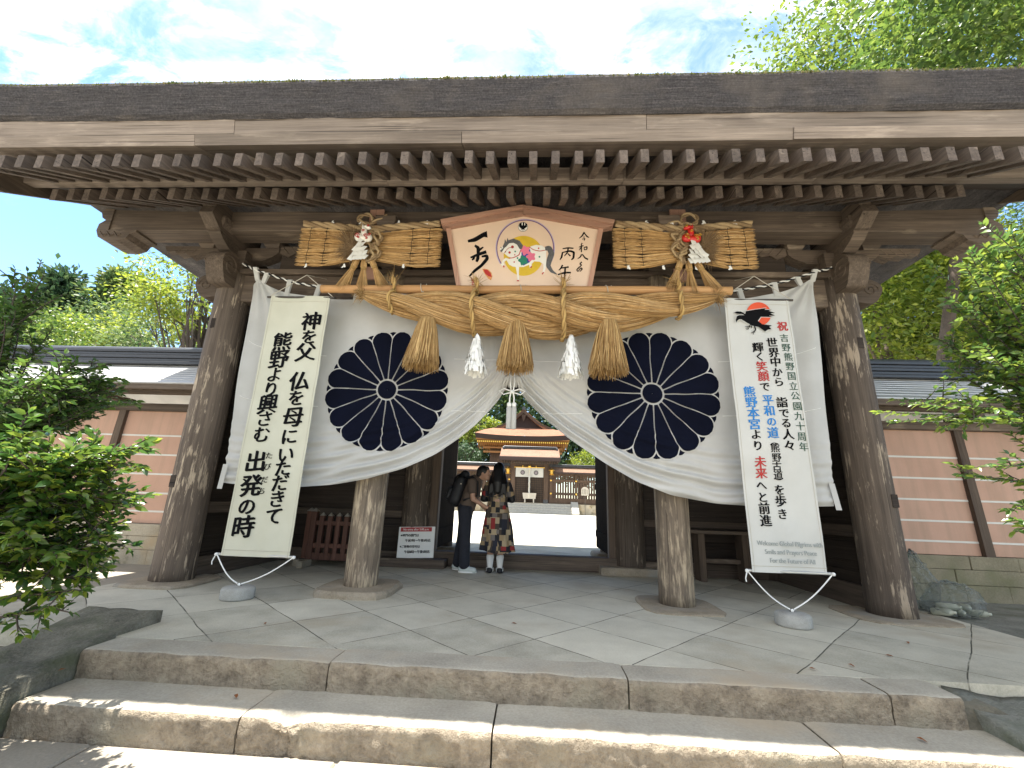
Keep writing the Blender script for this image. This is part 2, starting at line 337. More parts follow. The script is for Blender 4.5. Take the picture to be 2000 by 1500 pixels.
def hgt(x, y):
    """terrain: the approach lies a third of a metre below the gate's floor"""
    a = abs(x-GX)
    t = min(max((y-1.0)/2.9, 0), 1); side = -.36+.26*t*t*(3-2*t)
    if a < 3.05: z = -.37 if y < 3.2 else -.06
    else: z = side
    if a > 3.4 and y < 5: z += .03*vnoise(x, y, 0, .9)
    if y > 12: z = -.06
    d = sqrt(x*x+(y-20)**2)
    if d > 150: z -= 0
    return z
def make_ground():
    xs = list(np.concatenate([[-900, -400, -200, -100, -60, -35], np.arange(-22, -6, 1.0), np.arange(-6, -2.9, .14), np.arange(-2.9, 2.7, .8), np.arange(2.7, 6, .14), np.arange(6, 22, 1.0), [35, 60, 100, 200, 400, 900]]))
    ys = list(np.concatenate([[-300, -100, -40, -20], np.arange(-12, 0, 1.0), np.arange(0, 5, .14), np.arange(5, 14, 1.0), [20, 40, 60, 100, 200, 400, 900]]))
    V = [(x, y, hgt(x, y)) for y in ys for x in xs]; nx = len(xs)
    F = np.array([(j*nx+i, j*nx+i+1, (j+1)*nx+i+1, (j+1)*nx+i) for j in range(len(ys)-1) for i in range(nx-1)])
    tag(mk('ground', V, F, M['soil'], smooth=True), kind='structure')
    tag(box('paving', M['paving'], None, -4.75, 4.5, 3.42, 13.6, -.34, 0, 0), kind='structure')
    b = MB(); b.box(-30, 30, 13.6, 46, -.3, -.012); b.box(-14, -4.76, 7.4, 13.6, -.3, -.016); b.box(4.51, 14, 7.4, 13.6, -.3, -.016)
    tag(b.build('gravel', M['gravel']), kind='structure')
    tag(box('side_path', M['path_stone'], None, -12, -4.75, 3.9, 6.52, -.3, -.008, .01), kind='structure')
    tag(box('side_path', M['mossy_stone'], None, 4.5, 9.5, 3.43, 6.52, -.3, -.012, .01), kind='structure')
    # worn slabs of the approach
    b = MB(); R = random.Random(3); y = 2.77
    for row in range(9):
        d = R.uniform(.75, 1.0); x = -3.3-R.uniform(0, .6)
        while x < 3.2:
            w = R.uniform(.9, 1.7); q = R.uniform(-.004, .004); b.box(x+.006, x+w-.006, y-d+.006, y-.004, -.5, -.335+q, .012); x += w
        y -= d
    tag(b.build('approach_path', M['path_stone']), kind='structure')
    tag(box('path', M['path_stone'], None, -3.9, 3.9, -30, 2.79, -.5, -.352, 0), kind='structure')
    b = MB(); b.box(-16, -3.91, -30, .6, -.5, -.345); b.box(3.91, 16, -30, .6, -.5, -.345); tag(b.build('bounce_forecourt', M['gravel']), kind='structure')  # unseen pale ground added to bounce warm sunlight towards the gate
def rough_block(b, x0, x1, y0, y1, z0, z1, seed, amp=.008, chip=None):
    """a step stone: worn tread with rounded nosing (slot 0) and hammered riser (slot 1)"""
    nx = max(4, int((x1-x0)/.028)); prof = [(y1, z1, 0)]
    for k in range(1, 8): prof.append((y1+(y0+.03-y1)*k/7, z1, 0))
    for k in range(1, 4): a = pi/2*k/3; prof.append((y0+.03-.03*sin(a), z1-.03+.03*cos(a), 1 if k > 1 else 0))
    for k in range(1, 8): prof.append((y0, z1-.03+(z0-z1+.03)*k/7, 1))
    V = []; n = len(prof)
    for i in range(nx+1):
        x = x0+(x1-x0)*i/nx; e = min(i, nx-i)/2.0; er = 0.012*max(0, 1-e)
        for (y, z, s) in prof:
            dz = .004*vnoise(x*2, y*2, seed); dy = 0
            if s: dy = -amp*(vnoise(x*9, z*16, seed)+.8*vnoise(x*24, z*34, seed+5)+.35*vnoise(x*60, z*70, seed)); 
            if z > z1-.034 and y < y0+.04: dz += .010*vnoise(x*5, 1, seed)-.006*abs(vnoise(x*17, 3, seed))
            if chip and abs(x-chip) < .16 and y < y0+.07: q = max(0, 1-abs(x-chip)/.16); dy += .05*q*(.6+vnoise(x*30, z*30, 2)) ; dz -= .045*q*(z > z1-.04)
            if s or y < y0+.04: dy += er
            V.append((x, y+dy, z+dz-er*.5*(z > z1-.02)))
    F = []; mi = []
    for i in range(nx):
        for k in range(n-1): F.append((i*n+k, i*n+k+1, (i+1)*n+k+1, (i+1)*n+k)); mi.append(prof[k+1][2])
    base = len(b.v); b.v += V; b.f += [tuple(q+base for q in f) for f in F]; b.m += mi
    for end in (0, nx):
        b.cur = 1; b.add([V[end*n+k] for k in range(n)]+[(V[end*n][0], y1, z0)], [tuple(range(n+1)) if end == 0 else tuple(range(n, -1, -1))]); b.cur = 0
def make_steps():
    b = MB()
    for i, (x0, x1) in enumerate(((-3.02, -1.315), (-1.305, .615), (.625, 2.19), (2.20, 2.62))): rough_block(b, x0, x1, 3.15, 3.43, -.18, -.002+.003*(i % 2), 3+i)
    for i, (x0, x1, c) in enumerate(((-3.0, -1.64, None), (-1.63, -.205, -1.35), (-.195, 1.64, None), (1.65, 2.9, None))): rough_block(b, x0, x1, 2.78, 3.30, -.37, -.172+.003*(i % 2), 13+i, .011, c)
    tag(b.build('stone_steps', [M['step_top'], M['step_rough']], smooth=False), kind='structure')
    for o in SC.objects:
        if o.name == 'stone_steps': o.data.polygons.foreach_set('use_smooth', np.ones(len(o.data.polygons), dtype=bool))
    def cheek(name, xs, ys, zf, label):
        V = []; nx = len(xs)
        for y in ys:
            for x in xs: V.append((x+.02*vnoise(x*3, y*3, 7), y, zf(x, y)+.035*vnoise(x*4, y*4, 1)+.015*vnoise(x*13, y*13, 4)))
        F = [(j*nx+i, j*nx+i+1, (j+1)*nx+i+1, (j+1)*nx+i) for j in range(len(ys)-1) for i in range(nx-1)]
        n = len(V); ring = [i for i in range(nx)]+[j*nx+nx-1 for j in range(1, len(ys))]+[(len(ys)-1)*nx+i for i in range(nx-2, -1, -1)]+[j*nx for j in range(len(ys)-2, 0, -1)]
        V += [(V[r][0], V[r][1], -.5) for r in ring]; F += [(ring[k], n+k, n+(k+1) % len(ring), ring[(k+1) % len(ring)]) for k in range(len(ring))]
        o = mk(name, V, F, M['painted_shade_stone'] if xs[0] < 0 else M['mossy_stone'], smooth=True); tag(o, label, 'kerb stone', 'sloping kerb stones beside the steps')
    yy = np.linspace(2.15, 3.82, 26)
    cheek('kerb_stone', np.linspace(-3.62, -3.03, 10), yy, lambda x, y: -.20+.29*min(1, max(0, (y-2.3)/1.45)), 'mossy sloping kerb stone, bush shade painted into its dark colour, left of the steps')
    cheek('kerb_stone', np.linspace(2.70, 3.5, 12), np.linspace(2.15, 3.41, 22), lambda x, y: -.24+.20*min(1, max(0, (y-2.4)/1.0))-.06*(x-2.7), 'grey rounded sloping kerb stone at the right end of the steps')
make_ground(); make_steps()
# ================================================================ the thatched gate
ROWY = (5.36, 7.62, 9.88); CX = (-4.24, -1.97, 1.61, 3.88)
def thatch_mat():
    t = NT('cypress_bark_thatch'); v = t.mapv((1.2, 1, 42)); g = t.noise(2.5, 7, .7, v, .3); f = t.noise(55, 5, .7); b = t.noise(1.4, 4, .6)
    col = t.ramp(t.math('ADD', t.math('MULTIPLY', g, .55), t.math('MULTIPLY', f, .45)), [(.34, (.028, .026, .028)), (.53, (.082, .076, .078)), (.70, (.19, .172, .165))])
    col = t.mix(t.mr(b, .52, .7, 0, .45), col, (.17, .145, .125)); t.set(Base_Color=col, Roughness=.95); t.b.inputs['Specular IOR Level'].default_value = .1
    t.bump(t.math('ADD', g, f), .8, .025); return t.mat
M['thatch'] = thatch_mat()
M['moss'] = leafmat('roof_moss', [(.05,.075,.02),(.10,.12,.04),(.15,.13,.06),(.07,.09,.03)], .9, .2, .1)
def spiral(b, cx, cz, y, r, turns=1.6, w=.012, mirror=1, axis='y'):
    P = []
    for k in range(30):
        a = 2*pi*turns*k/29; q = r*(1-.8*k/29); p = (cx+mirror*q*cos(a), cz+q*sin(a)); P.append((p[0], y, p[1]) if axis == 'y' else (y, p[0], p[1]))
    b.tube(P, w, 5)
def make_gate():
    G = empty('shrine_gate', (GX, 7.6, 0), 'large weathered wooden shrine gate with a thick bark-thatched roof over the stone paving', 'gate')
    # ---- columns, each on its base stone
    def column(x, y, r, top, m, seed, pad):
        def wob(a, z): return .025*vnoise(cos(a)*2.2, sin(a)*2.2, z*.8+seed)+.008*vnoise(cos(a)*9, sin(a)*9, z*1.2+seed)
        prof = [(r*1.04, 0.0)]+[(r*(1.03-.05*k/24), top*k/24) for k in range(1, 25)]
        c = MB().lathe(prof, (x, y, 0.002), 40, wob=wob).build('column', m, G, smooth=True)
        if pad:
            hw, hd, h = pad; b = MB(); n = 22; P = []
            for k in range(n):
                a = 2*pi*k/n; q = (abs(cos(a))**5+abs(sin(a))**5)**-.2; P.append((x+hw*q*cos(a)*(1+.05*vnoise(k*1.7, seed)), y+hd*q*sin(a)*(1+.05*vnoise(k*2.1, seed, 3))))
            V = [(p[0], p[1], -.05) for p in P]+[(p[0], p[1], h*.55) for p in P]+[(x+(p[0]-x)*.93, y+(p[1]-y)*.93, h) for p in P]
            F = [(k, (k+1) % n, (k+1) % n+n, k+n) for k in range(n)]+[(k+n, (k+1) % n+n, (k+1) % n+2*n, k+2*n) for k in range(n)]+[tuple(range(2*n, 3*n))]
            b.add(V, F); b.build('base_stone', M['pad_stone'], c)
        return c
    for i, x in enumerate(CX):
        out = i in (0, 3)
        column(x, ROWY[0], .215 if out else .185, 3.97, M['column'] if out else M['column_pale'], 1+i*3, ((.42, .44, .035) if i == 0 else (.5, .42, .018)) if out else ((.42, .47, .07) if i == 1 else (.42, .45, .022)))
        if i in (1, 2): column(x if i == 1 else x-.03, ROWY[1], .24, 3.97, M['column'], 20+i, None)
        else: column(x, ROWY[1], .2, 3.97, M['column'], 20+i, None)
        column(x+(.07 if i == 1 else 0), ROWY[2], .17 if not out else .2, 3.97, M['column'], 30+i, (.36, .36, .09) if not out else None)
    # small mortise plugs on the outer front columns
    for (x, y, z) in ((-4.33, 5.165, 1.15), (3.97, 5.16, 1.2), (3.92, 5.165, 3.05), (-4.28, 5.17, 3.2)): box('mortise_plug', M['plank_dark'], G, x-.035, x+.035, y-.02, y+.08, z-.07, z+.07, .004)
    # ---- tie beams and carved beam ends
    def beam_nose(cx, y, z0, z1, side):
        h = z1-z0; P = []
        for k in range(22):
            a = -pi*.62+pi*1.24*k/21; P.append((cx+side*(.20*cos(a)+.02*sin(3*a)), z0+h*.5+h*.5*sin(a)))
        P = [(cx-side*.14, z0+.02)]+P+[(cx-side*.14, z1-.02)]
        b = MB().prism(P, 'y', y-.11, y+.11); spiral(b, cx+side*.06, z0+h*.55, y-.112, h*.28, 1.5, .011, side); b.build('beam_nose', M['wood_x'], G)
    for y, d in ((ROWY[0], .1), (ROWY[2], .1)):
        box('tie_beam', M['wood_x'], G, CX[0]-.1, CX[3]+.1, y-d, y+d, 3.57, 3.96, .012)
        beam_nose(CX[0]-.30, y, 3.62, 3.97, -1); beam_nose(CX[3]+.30, y, 3.62, 3.97, 1)
        box('cap_beam', M['wood_x'], G, CX[0]-.25, CX[3]+.25, y-.15, y+.15, 3.965, 4.04, .008)
    for i in (0, 3):   # beams running through the gate, with big noses towards the visitor
        x = CX[i]; box('cross_beam', M['wood_y'], G, x-.09, x+.09, ROWY[0], ROWY[2], 3.60, 3.93, .01)
        P = []
        for k in range(24):
            a = -pi*.55+pi*1.15*k/23; P.append((ROWY[0]-.30-.17*cos(a)-.02*sin(3*a), 3.95+.235*sin(a)))
        P = [(ROWY[0]-.05, 3.72)]+P+[(ROWY[0]-.05, 4.16)]
        b = MB().prism(P, 'x', x-.12, x+.12)
        for sd in (-1, 1): spiral(b, ROWY[0]-.33, 3.97, x+sd*.122, .15, 1.5, .011, -1, 'x')
        b.build('beam_nose', M['wood_y'], G)
    # ---- brackets on the front columns
    def block(b, x, y, z, w, h):
        q = w*.34; V = []
        for (ww, zz) in ((q, z), (w/2, z+h*.45), (w/2, z+h)):
            V += [(x-ww, y-ww, zz), (x+ww, y-ww, zz), (x+ww, y+ww, zz), (x-ww, y+ww, zz)]
        F = [(3, 2, 1, 0), (8, 9, 10, 11)]+[(a*4+k, a*4+(k+1) % 4, (a+1)*4+(k+1) % 4, (a+1)*4+k) for a in (0, 1) for k in range(4)]
        b.add(V, F)
    for row in (0, 2):
      for i, x in enumerate(CX):
        y = ROWY[row]; f = -1 if row == 0 else 1
        b = MB(); block(b, x, y, 4.04, .42, .24)
        # cross arm along x, curved under its ends
        for ax in ('x', 'y'):
            P = []; L = .58
            for k in range(9): t = k/8; P.append((L-.0-.20*t, 4.25+.02+.14*(1-t)**2.2*0+(0 if k else .0)))
            prof = [(-L, 4.40), (-L, 4.33), (-L+.07, 4.27), (-L+.22, 4.20), (L-.22, 4.20), (L-.07, 4.27), (L, 4.33), (L, 4.40)]
            if ax == 'x': b.prism([(x+p, z) for p, z in prof], 'y', y-.08, y+.08)
            else: b.prism([(y+p*1.0, z) for p, z in prof], 'x', x-.082, x+.082)
        b.build('bracket', M['wood_x'], G)
        for (dx, dy) in ((-.48, 0), (.48, 0), (0, f*.48)):
            b = MB(); block(b, x+dx, y+dy, 4.402, .26, .15); b.build('bearing_block', M['wood_x'], G)
        if i in (0, 3):
            b = MB()   # projecting beam end above the arm
            P = [(y-f*.2, 4.30), (y+f*.62, 4.36), (y+f*.78, 4.48), (y+f*.74, 4.60), (y+f*.86, 4.68), (y+f*.84, 4.80), (y-f*.2, 4.80)]
            b.prism(P, 'x', x-.09, x+.09); b.build('bracket_beam', M['wood_y'], G)
            for s in (-1, 1):   # leaf-carved wing against the purlin
                P = [(x+s*.58, 4.33), (x+s*.72, 4.27), (x+s*.80, 4.33), (x+s*.92, 4.31), (x+s*.98, 4.37), (x+s*1.10, 4.36), (x+s*1.14, 4.44), (x+s*.58, 4.44)]
                b = MB().prism(P, 'y', y-.06, y+.06)
                for k in range(4): b.tube([(x+s*(.62+.12*k), y-.062, 4.43), (x+s*(.68+.12*k), y-.064, 4.36), (x+s*(.72+.12*k), y-.062, 4.32)], .008, 4)
                b.build('carved_wing', M['wood_x'], G)
    # ---- purlins
    for f, y in ((-1, 5.06), (1, 10.18)):
        box('purlin', M['wood_x'], G, -5.86, 5.50, y-.15, y+.15, 4.43, 4.80, .012)
        for s, x in ((-1, -5.86), (1, 5.50)):
            P = [(x-s*.02, 4.79), (x+s*.10, 4.77), (x+s*.15, 4.70), (x+s*.12, 4.62), (x+s*.06, 4.58), (x+s*.14, 4.52), (x+s*.15, 4.42), (x+s*.10, 4.32), (x-s*.02, 4.27), (x-s*.18, 4.26), (x-s*.30, 4.30), (x-s*.34, 4.37), (x-s*.42, 4.40), (x-s*.42, 4.428), (x-s*.02, 4.428)]
            b = MB().prism(P, 'y', y-.17, y+.17)
            for k in range(3): b.tube([(x+s*(.09-.1*k), y-.172, 4.40), (x+s*(.02-.1*k), y-.175, 4.33), (x-s*(.02+.1*k), y-.172, 4.36)], .01, 4)
            b.build('purlin_end', M['wood_x'], G)
    for x in (-5.62, 5.26): MB().tube([(x, 4.62, 4.83), (x, 7.6, 6.6)], .075, 14).build('end_log', M['wood_y'], G, smooth=False)
    # ---- rafters (two tiers), fascia boards, soffit
    def bar(name, m, x, w, p0, p1, h, cut):
        (y0, z0), (y1, z1) = p0, p1; d = Vector((0, y1-y0, z1-z0)).normalized(); n = Vector((0, -d.z, d.y))
        if n.z < 0: n = -n
        a = Vector((0, y0, z0)); c = Vector((0, y1, z1)); top = a+n*h; top = Vector((0, y0+.01*cut, top.z+(y0-top.y)*d.z/d.y))
        P = [a, c, c+n*h, top]
        V = [(x-w/2, p.y, p.z) for p in P]+[(x+w/2, p.y, p.z) for p in P]
        return MB().add(V, [(0, 1, 2, 3), (7, 6, 5, 4), (0, 4, 5, 1), (1, 5, 6, 2), (2, 6, 7, 3), (3, 7, 4, 0)]).build(name, m, G)
    base1 = bar('flying_rafter', M['rafter_y'], 0, .074, (3.36, 4.083), (4.06, 4.475), .125, 0)
    base2 = bar('rafter', M['rafter_y'], 0, .074, (4.05, 4.25), (7.58, 6.44), .125, 0)
    for bs, n0 in ((base1, 0), (base2, 1)):
        xs = [GX+.02+(k-27.5)*.2045 for k in range(56)] if n0 == 0 else [GX+.05+(k-27)*.2045 for k in range(55)]
        xs = [x for x in xs if -5.75 < x < 4.75][:50]
        for k, x in enumerate(xs):
            o = bs if k == 0 else bs.copy()
            if k: COL.objects.link(o); o.parent = G
            o.location = (x-GX+random.uniform(-.008, .008), -7.6, random.uniform(-.010, .006)); o.rotation_euler = (0, 0, random.uniform(-.0012, .0012))
    b = MB()   # the far side's rafters, seen only edge-on under the back eave
    for k in range(40):
        x = GX+(k-19.5)*.28
        V = []
        for s in (-1, 1): V += [(x+s*.04, 15.2-4.05, 4.25), (x+s*.04, 15.2-7.6, 6.44), (x+s*.04, 15.2-7.6, 6.58), (x+s*.04, 15.2-4.05, 4.39)]
        b.add(V, [(0, 1, 2, 3), (7, 6, 5, 4), (0, 4, 5, 1), (2, 6, 7, 3), (3, 7, 4, 0)])
    tag(b.build('rafter', M['rafter_y'], G), kind='stuff')
    # two boards, each made of butted lengths
    R = random.Random(5)
    def fascia(name, y0, y1, z0, z1, cuts, sk):
        xs = [-6.0]+cuts+[5.64]
        for a, c in zip(xs[:-1], xs[1:]):
            dy = R.uniform(-.006, .006); P = [(y0+dy, z0), (y1, z0+sk), (y1, z1+sk), (y0-.03+dy, z1)]
            MB().prism(P, 'x', a+.0025, c-.0025).build(name, M['board_x'], G)
    fascia('eave_board', 3.335, 3.75, 4.43, 4.585, [-3.0, .98], .16)
    fascia('eave_board', 3.36, 3.72, 4.325, 4.428, [-3.4, -.75, 2.3], .16)
    fascia('kioi_board', 3.985, 4.10, 4.43, 4.565, [-1.7, .9, 2.9], .02)
    for f in (0, 1):
        P = [(3.45, 4.44), (7.6, 6.84), (7.6, 6.88), (3.45, 4.48)]; P2 = [(4.1, 4.47), (7.6, 6.60), (7.6, 6.62), (4.1, 4.50)]
        if f: P = [(15.2-a, c) for a, c in P]; P2 = [(15.2-a, c) for a, c in P2]
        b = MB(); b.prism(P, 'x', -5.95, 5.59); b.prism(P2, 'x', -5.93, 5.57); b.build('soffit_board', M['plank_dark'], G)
    # bargeboards at both gables
    for x in (-6.02, 5.62):
        for f in (0, 1):
            P = [(3.30, 4.10), (3.86, 4.20), (7.6, 6.35), (7.6, 6.86), (3.30, 4.46)]
            if f: P = [(15.2-a, c) for a, c in P]
            MB().prism(P, 'x', x-.04, x+.04).build('bargeboard', M['wood_y'], G)
    # ---- thatch: solid mass with a soft, slightly uneven eave edge
    prof = [(3.60, 4.72), (3.30, 4.57), (3.262, 4.60), (3.25, 4.635), (3.235, 4.68), (3.222, 4.73), (3.205, 4.78), (3.192, 4.825), (3.18, 4.87), (3.19, 4.915), (3.24, 4.96), (3.4, 5.07), (4.2, 5.60), (5.4, 6.42), (6.6, 7.28), (7.2, 7.74), (7.6, 7.95)]
    full = prof+[(15.2-a, c) for a, c in prof[-2::-1]]
    nx = 420; V = []; n = len(full)
    for i in range(nx+1):
        x = -6.12+11.84*i/nx; up = .05*max(0, (abs(x-GX)-4)/2)**2
        for (y, z) in full:
            q = .014*vnoise(x*.8, y, 3)+.012*vnoise(x*3, y*2, z*2)+.007*vnoise(x*11, y*5, z*14)+.004*vnoise(x*29, y*9, z*40); V.append((x, y+q, z+up+.8*q))
    F = [(i*n+k, i*n+(k+1) % n, (i+1)*n+(k+1) % n, (i+1)*n+k) for i in range(nx) for k in range(n)]
    F += [tuple(range(n-1, -1, -1)), tuple(nx*n+k for k in range(n))]
    th = mk('roof', V, F, M['thatch'], G)
    # moss and bark shreds along the top of the eave
    V = []; F = []
    for k in range(9000):
        x = RNG.uniform(-6.1, 5.7); y = 3.17+abs(RNG.normal(0, .10)); z = 4.885+(y-3.18)*.62+.05*max(0, (abs(x-GX)-4)/2)**2
        a = RNG.uniform(0, pi); l = RNG.uniform(.004, .013)*(1+1.2*max(0, vnoise(x*4, 3))); w = l*.8
        d = np.array((cos(a)*.5, -.5+RNG.normal(0, .3), RNG.uniform(.1, 1))); d /= np.linalg.norm(d); s = np.array((sin(a), cos(a), 0))*w
        p = np.array((x, y, z)); b0 = len(V); V += [p-s, p+s, p+d*l*2]; F.append((b0, b0+1, b0+2))
    mk('moss', V, np.array(F), M['moss'], th)
    MB().tube([(-6.2, 7.6, 8.05), (5.8, 7.6, 8.05)], .22, 10).build('ridge', M['thatch'], G)
    # ---- infill walls of planks
    def planks(x0, x1, y0, y1, z0, z1, along, name='wall_panel'):
        b = MB(); z = z0; k = 0
        while z < z1-.02:
            h = min(.24, z1-z); q = .004*((k*7) % 3)
            if along == 'x': b.box(x0, x1, y0-q, y1-q, z+.0005, z+h-.0005, .004)
            else: b.box(x0-q, x1-q, y0, y1, z+.0005, z+h-.0005, .004)
            z += h; k += 1
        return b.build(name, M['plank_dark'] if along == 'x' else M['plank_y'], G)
    M['plank_y'] = wood('dark_plank_wood_y', (.020,.015,.012), (.06,.045,.034), 'y')
    for x in (CX[0], CX[3]):
        for a, c in ((ROWY[0], ROWY[1]), (ROWY[1], ROWY[2])):
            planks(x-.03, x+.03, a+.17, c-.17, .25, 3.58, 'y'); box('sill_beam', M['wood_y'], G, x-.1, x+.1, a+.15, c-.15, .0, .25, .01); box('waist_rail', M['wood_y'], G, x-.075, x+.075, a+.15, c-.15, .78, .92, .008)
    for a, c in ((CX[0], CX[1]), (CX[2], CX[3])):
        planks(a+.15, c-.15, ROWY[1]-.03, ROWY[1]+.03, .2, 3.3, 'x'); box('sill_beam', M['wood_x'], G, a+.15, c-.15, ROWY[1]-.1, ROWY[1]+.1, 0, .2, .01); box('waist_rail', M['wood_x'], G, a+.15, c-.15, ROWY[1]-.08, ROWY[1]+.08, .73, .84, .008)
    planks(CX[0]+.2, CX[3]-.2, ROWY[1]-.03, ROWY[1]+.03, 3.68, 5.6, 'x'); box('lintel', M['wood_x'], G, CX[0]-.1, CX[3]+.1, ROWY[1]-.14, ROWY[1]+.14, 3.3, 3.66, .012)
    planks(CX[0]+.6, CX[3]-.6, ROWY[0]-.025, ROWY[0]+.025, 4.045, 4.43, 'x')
    box('threshold', M['wood_x'], G, CX[1]+.2, CX[2]-.2, ROWY[1]-.10, ROWY[1]+.12, 0, .225, .012)
    M['plank_z'] = wood('dark_plank_wood_z', (.014,.010,.008), (.036,.025,.018), 'z', rough=1.0)
    M['plank_z'].node_tree.nodes['Principled BSDF'].inputs['Specular IOR Level'].default_value = .03
    box('door_jamb', M['wood_z'], G, -1.80, -1.60, ROWY[1]-.07, ROWY[1]+.10, .2, 3.3, .01); box('door_jamb', M['wood_z'], G, 1.24, 1.40, ROWY[1]-.07, ROWY[1]+.10, .2, 3.3, .01)
    for x in (-1.66, 1.30):
        b = MB(); b.box(x-.03, x+.03, ROWY[1]+.14, ROWY[1]+1.66, .24, 3.28, .006)
        for z in (.5, 1.4, 2.4, 3.1): b.box(x-.045, x+.045, ROWY[1]+.16, ROWY[1]+1.64, z-.06, z+.06, .004)
        b.build('door_leaf', M['plank_z'], G)
    # step blocks at the foot of the door posts
    def slab(x0, x1, y0, y1, z0, z1, m='pad_stone'): box('base_stone', M[m], G, x0, x1, y0, y1, z0, z1, .012)
    slab(-2.42, -1.36, 7.20, 7.9, 0, .13, 'wood_x'); slab(1.06, 2.10, 7.26, 7.9, 0, .12)
    # hanger boards behind the decorations
    box('hanger_board', M['pink_wood_z'], G, -2.235, -2.045, 4.865, 4.895, 3.70, 4.83, .004); box('hanger_board', M['pink_wood_z'], G, 1.66, 1.86, 4.865, 4.895, 3.70, 4.84, .004)
    return G
GATE = make_gate()
# ================================================================ lettering helpers
_gl = {}
def glyph(ch):
    if ch not in _gl:
        c = bpy.data.curves.new('t', 'FONT'); c.body = ch; c.size = 1; c.resolution_u = 3
        o = bpy.data.objects.new('t', c); COL.objects.link(o); bpy.context.view_layer.update()
        me = o.evaluated_get(bpy.context.evaluated_depsgraph_get()).to_mesh()
        V = np.array([v.co[:] for v in me.vertices]).reshape(-1, 3); F = [tuple(p.vertices) for p in me.polygons]
        bpy.data.objects.remove(o); bpy.data.curves.remove(c); _gl[ch] = (V, F)
    return _gl[ch]
_k = glyph('国')[0]; EMC = (_k.min(0)+_k.max(0))/2; EMS = (_k.max(0)-_k.min(0))[1]
def letters(name, items, y, mat, parent, pen=(.05, -.02), shear=.10, copies=4, surf=None, shadow=None):
    """items: (char, x, z, size[, rot]); drawn on a plane facing -Y. A broad nib is imitated by sweeping each glyph along the pen direction."""
    cols = {}
    for it in items: cols.setdefault(round(it[1]/.17), []).append(it)
    if len(cols) > 1:
        for c in cols.values(): letters(name, c, y, mat, parent, pen, shear, copies, surf)
        return
    its = sorted(items, key=lambda i: -i[2]); runs = [[its[0]]]
    for it in its[1:]:
        if runs[-1][-1][2]-it[2] > 1.35*max(it[3], runs[-1][-1][3]): runs.append([])
        runs[-1].append(it)
    if len(runs) > 1:
        for c in runs: letters(name, c, y, mat, parent, pen, shear, copies, surf)
        return
    V = []; F = []
    for it in items:
        ch, x, z, s = it[:4]; rot = it[4] if len(it) > 4 else 0
        gv, gf = glyph(ch)
        if not len(gv): continue
        k = s/EMS; P = (gv-EMC)*k
        if rot: c_, s_ = cos(rot), sin(rot); P = np.stack([P[:, 0]*c_-P[:, 1]*s_, P[:, 0]*s_+P[:, 1]*c_, P[:, 2]], 1)
        for q in range(copies):
            t = (q/(copies-1)*2-1) if copies > 1 else 0
            b = len(V)
            for p in P:
                X = x+p[0]+t*pen[0]*s*.5; Z = z+p[1]+shear*p[0]+t*pen[1]*s*.5
                V.append((X, (surf(X, Z) if surf else y)-.0004*q, Z))
            F += [tuple(i+b for i in f) for f in gf]
    return mk(name, V, F, mat, parent)
def line_text(name, text, x0, x1, z, y, mat, parent, pen=(.02, 0), hs=None, copies=2):
    c = bpy.data.curves.new('t', 'FONT'); c.body = text; c.size = 1; o = bpy.data.objects.new('t', c); COL.objects.link(o); bpy.context.view_layer.update()
    me = o.evaluated_get(bpy.context.evaluated_depsgraph_get()).to_mesh(); V0 = np.array([v.co[:] for v in me.vertices]); F0 = [tuple(p.vertices) for p in me.polygons]
    bpy.data.objects.remove(o); bpy.data.curves.remove(c)
    w = V0[:, 0].max()-V0[:, 0].min(); k = (x1-x0)/w; kz = hs or k; V = []; F = []
    for q in range(copies):
        t = (q/max(1, copies-1)*2-1); b = len(V)
        V += [(x0+(p[0]-V0[:, 0].min())*k+t*pen[0]*k, y-.0004*q, z+p[1]*kz+t*pen[1]*k) for p in V0]; F += [tuple(i+b for i in f) for f in F0]
    return mk(name, V, F, mat, parent)
def parse(s, size, kana=.86):
    out = []
    for t in s.split():
        x, z = map(float, t[1:].split(',')); ch = t[0]; sz = size*(kana if '\u3040' <= ch <= '\u30ff' else 1)
        if ch in '（）': out.append((ch, x, z, sz*.95, -pi/2))
        else: out.append((ch, x, z, sz))
    return out
def poly_sheet(name, polys, y, mat, parent, surf=None):
    """flat painted shapes: list of (points, layer) on a plane facing -Y"""
    V = []; F = []
    for P, k in polys:
        b = len(V); V += [(p[0], y-.0004*k, p[1]) for p in P]; F.append(tuple(range(b, b+len(P))))
    o = mk(name, V, F, mat, parent)
    bm = bmesh.new(); bm.from_mesh(o.data); bmesh.ops.triangulate(bm, faces=bm.faces); bm.to_mesh(o.data); bm.free(); return o
def stroke(pts, ws, n=8):
    """brush stroke outline from a polyline with a width at each point"""
    P = []; W = []
    for i in range(len(pts)-1):
        for k in range(n): t = k/n; P.append(((pts[i][0]*(1-t)+pts[i+1][0]*t), (pts[i][1]*(1-t)+pts[i+1][1]*t))); W.append(ws[i]*(1-t)+ws[i+1]*t)
    P.append(pts[-1]); W.append(ws[-1]); P = np.array(P, float); W = np.array(W)
    for _ in range(3): P[1:-1] = (P[:-2]+2*P[1:-1]+P[2:])/4
    T = np.gradient(P, axis=0); T /= np.linalg.norm(T, axis=1)[:, None]+1e-9; N = np.stack([-T[:, 1], T[:, 0]], 1)
    return [tuple(p) for p in (P+N*W[:, None]/2)]+[tuple(p) for p in (P-N*W[:, None]/2)[::-1]]
def circ(cx, cz, r, n=40, sq=1.0): return [(cx+r*cos(2*pi*k/n), cz+r*sq*sin(2*pi*k/n)) for k in range(n)]

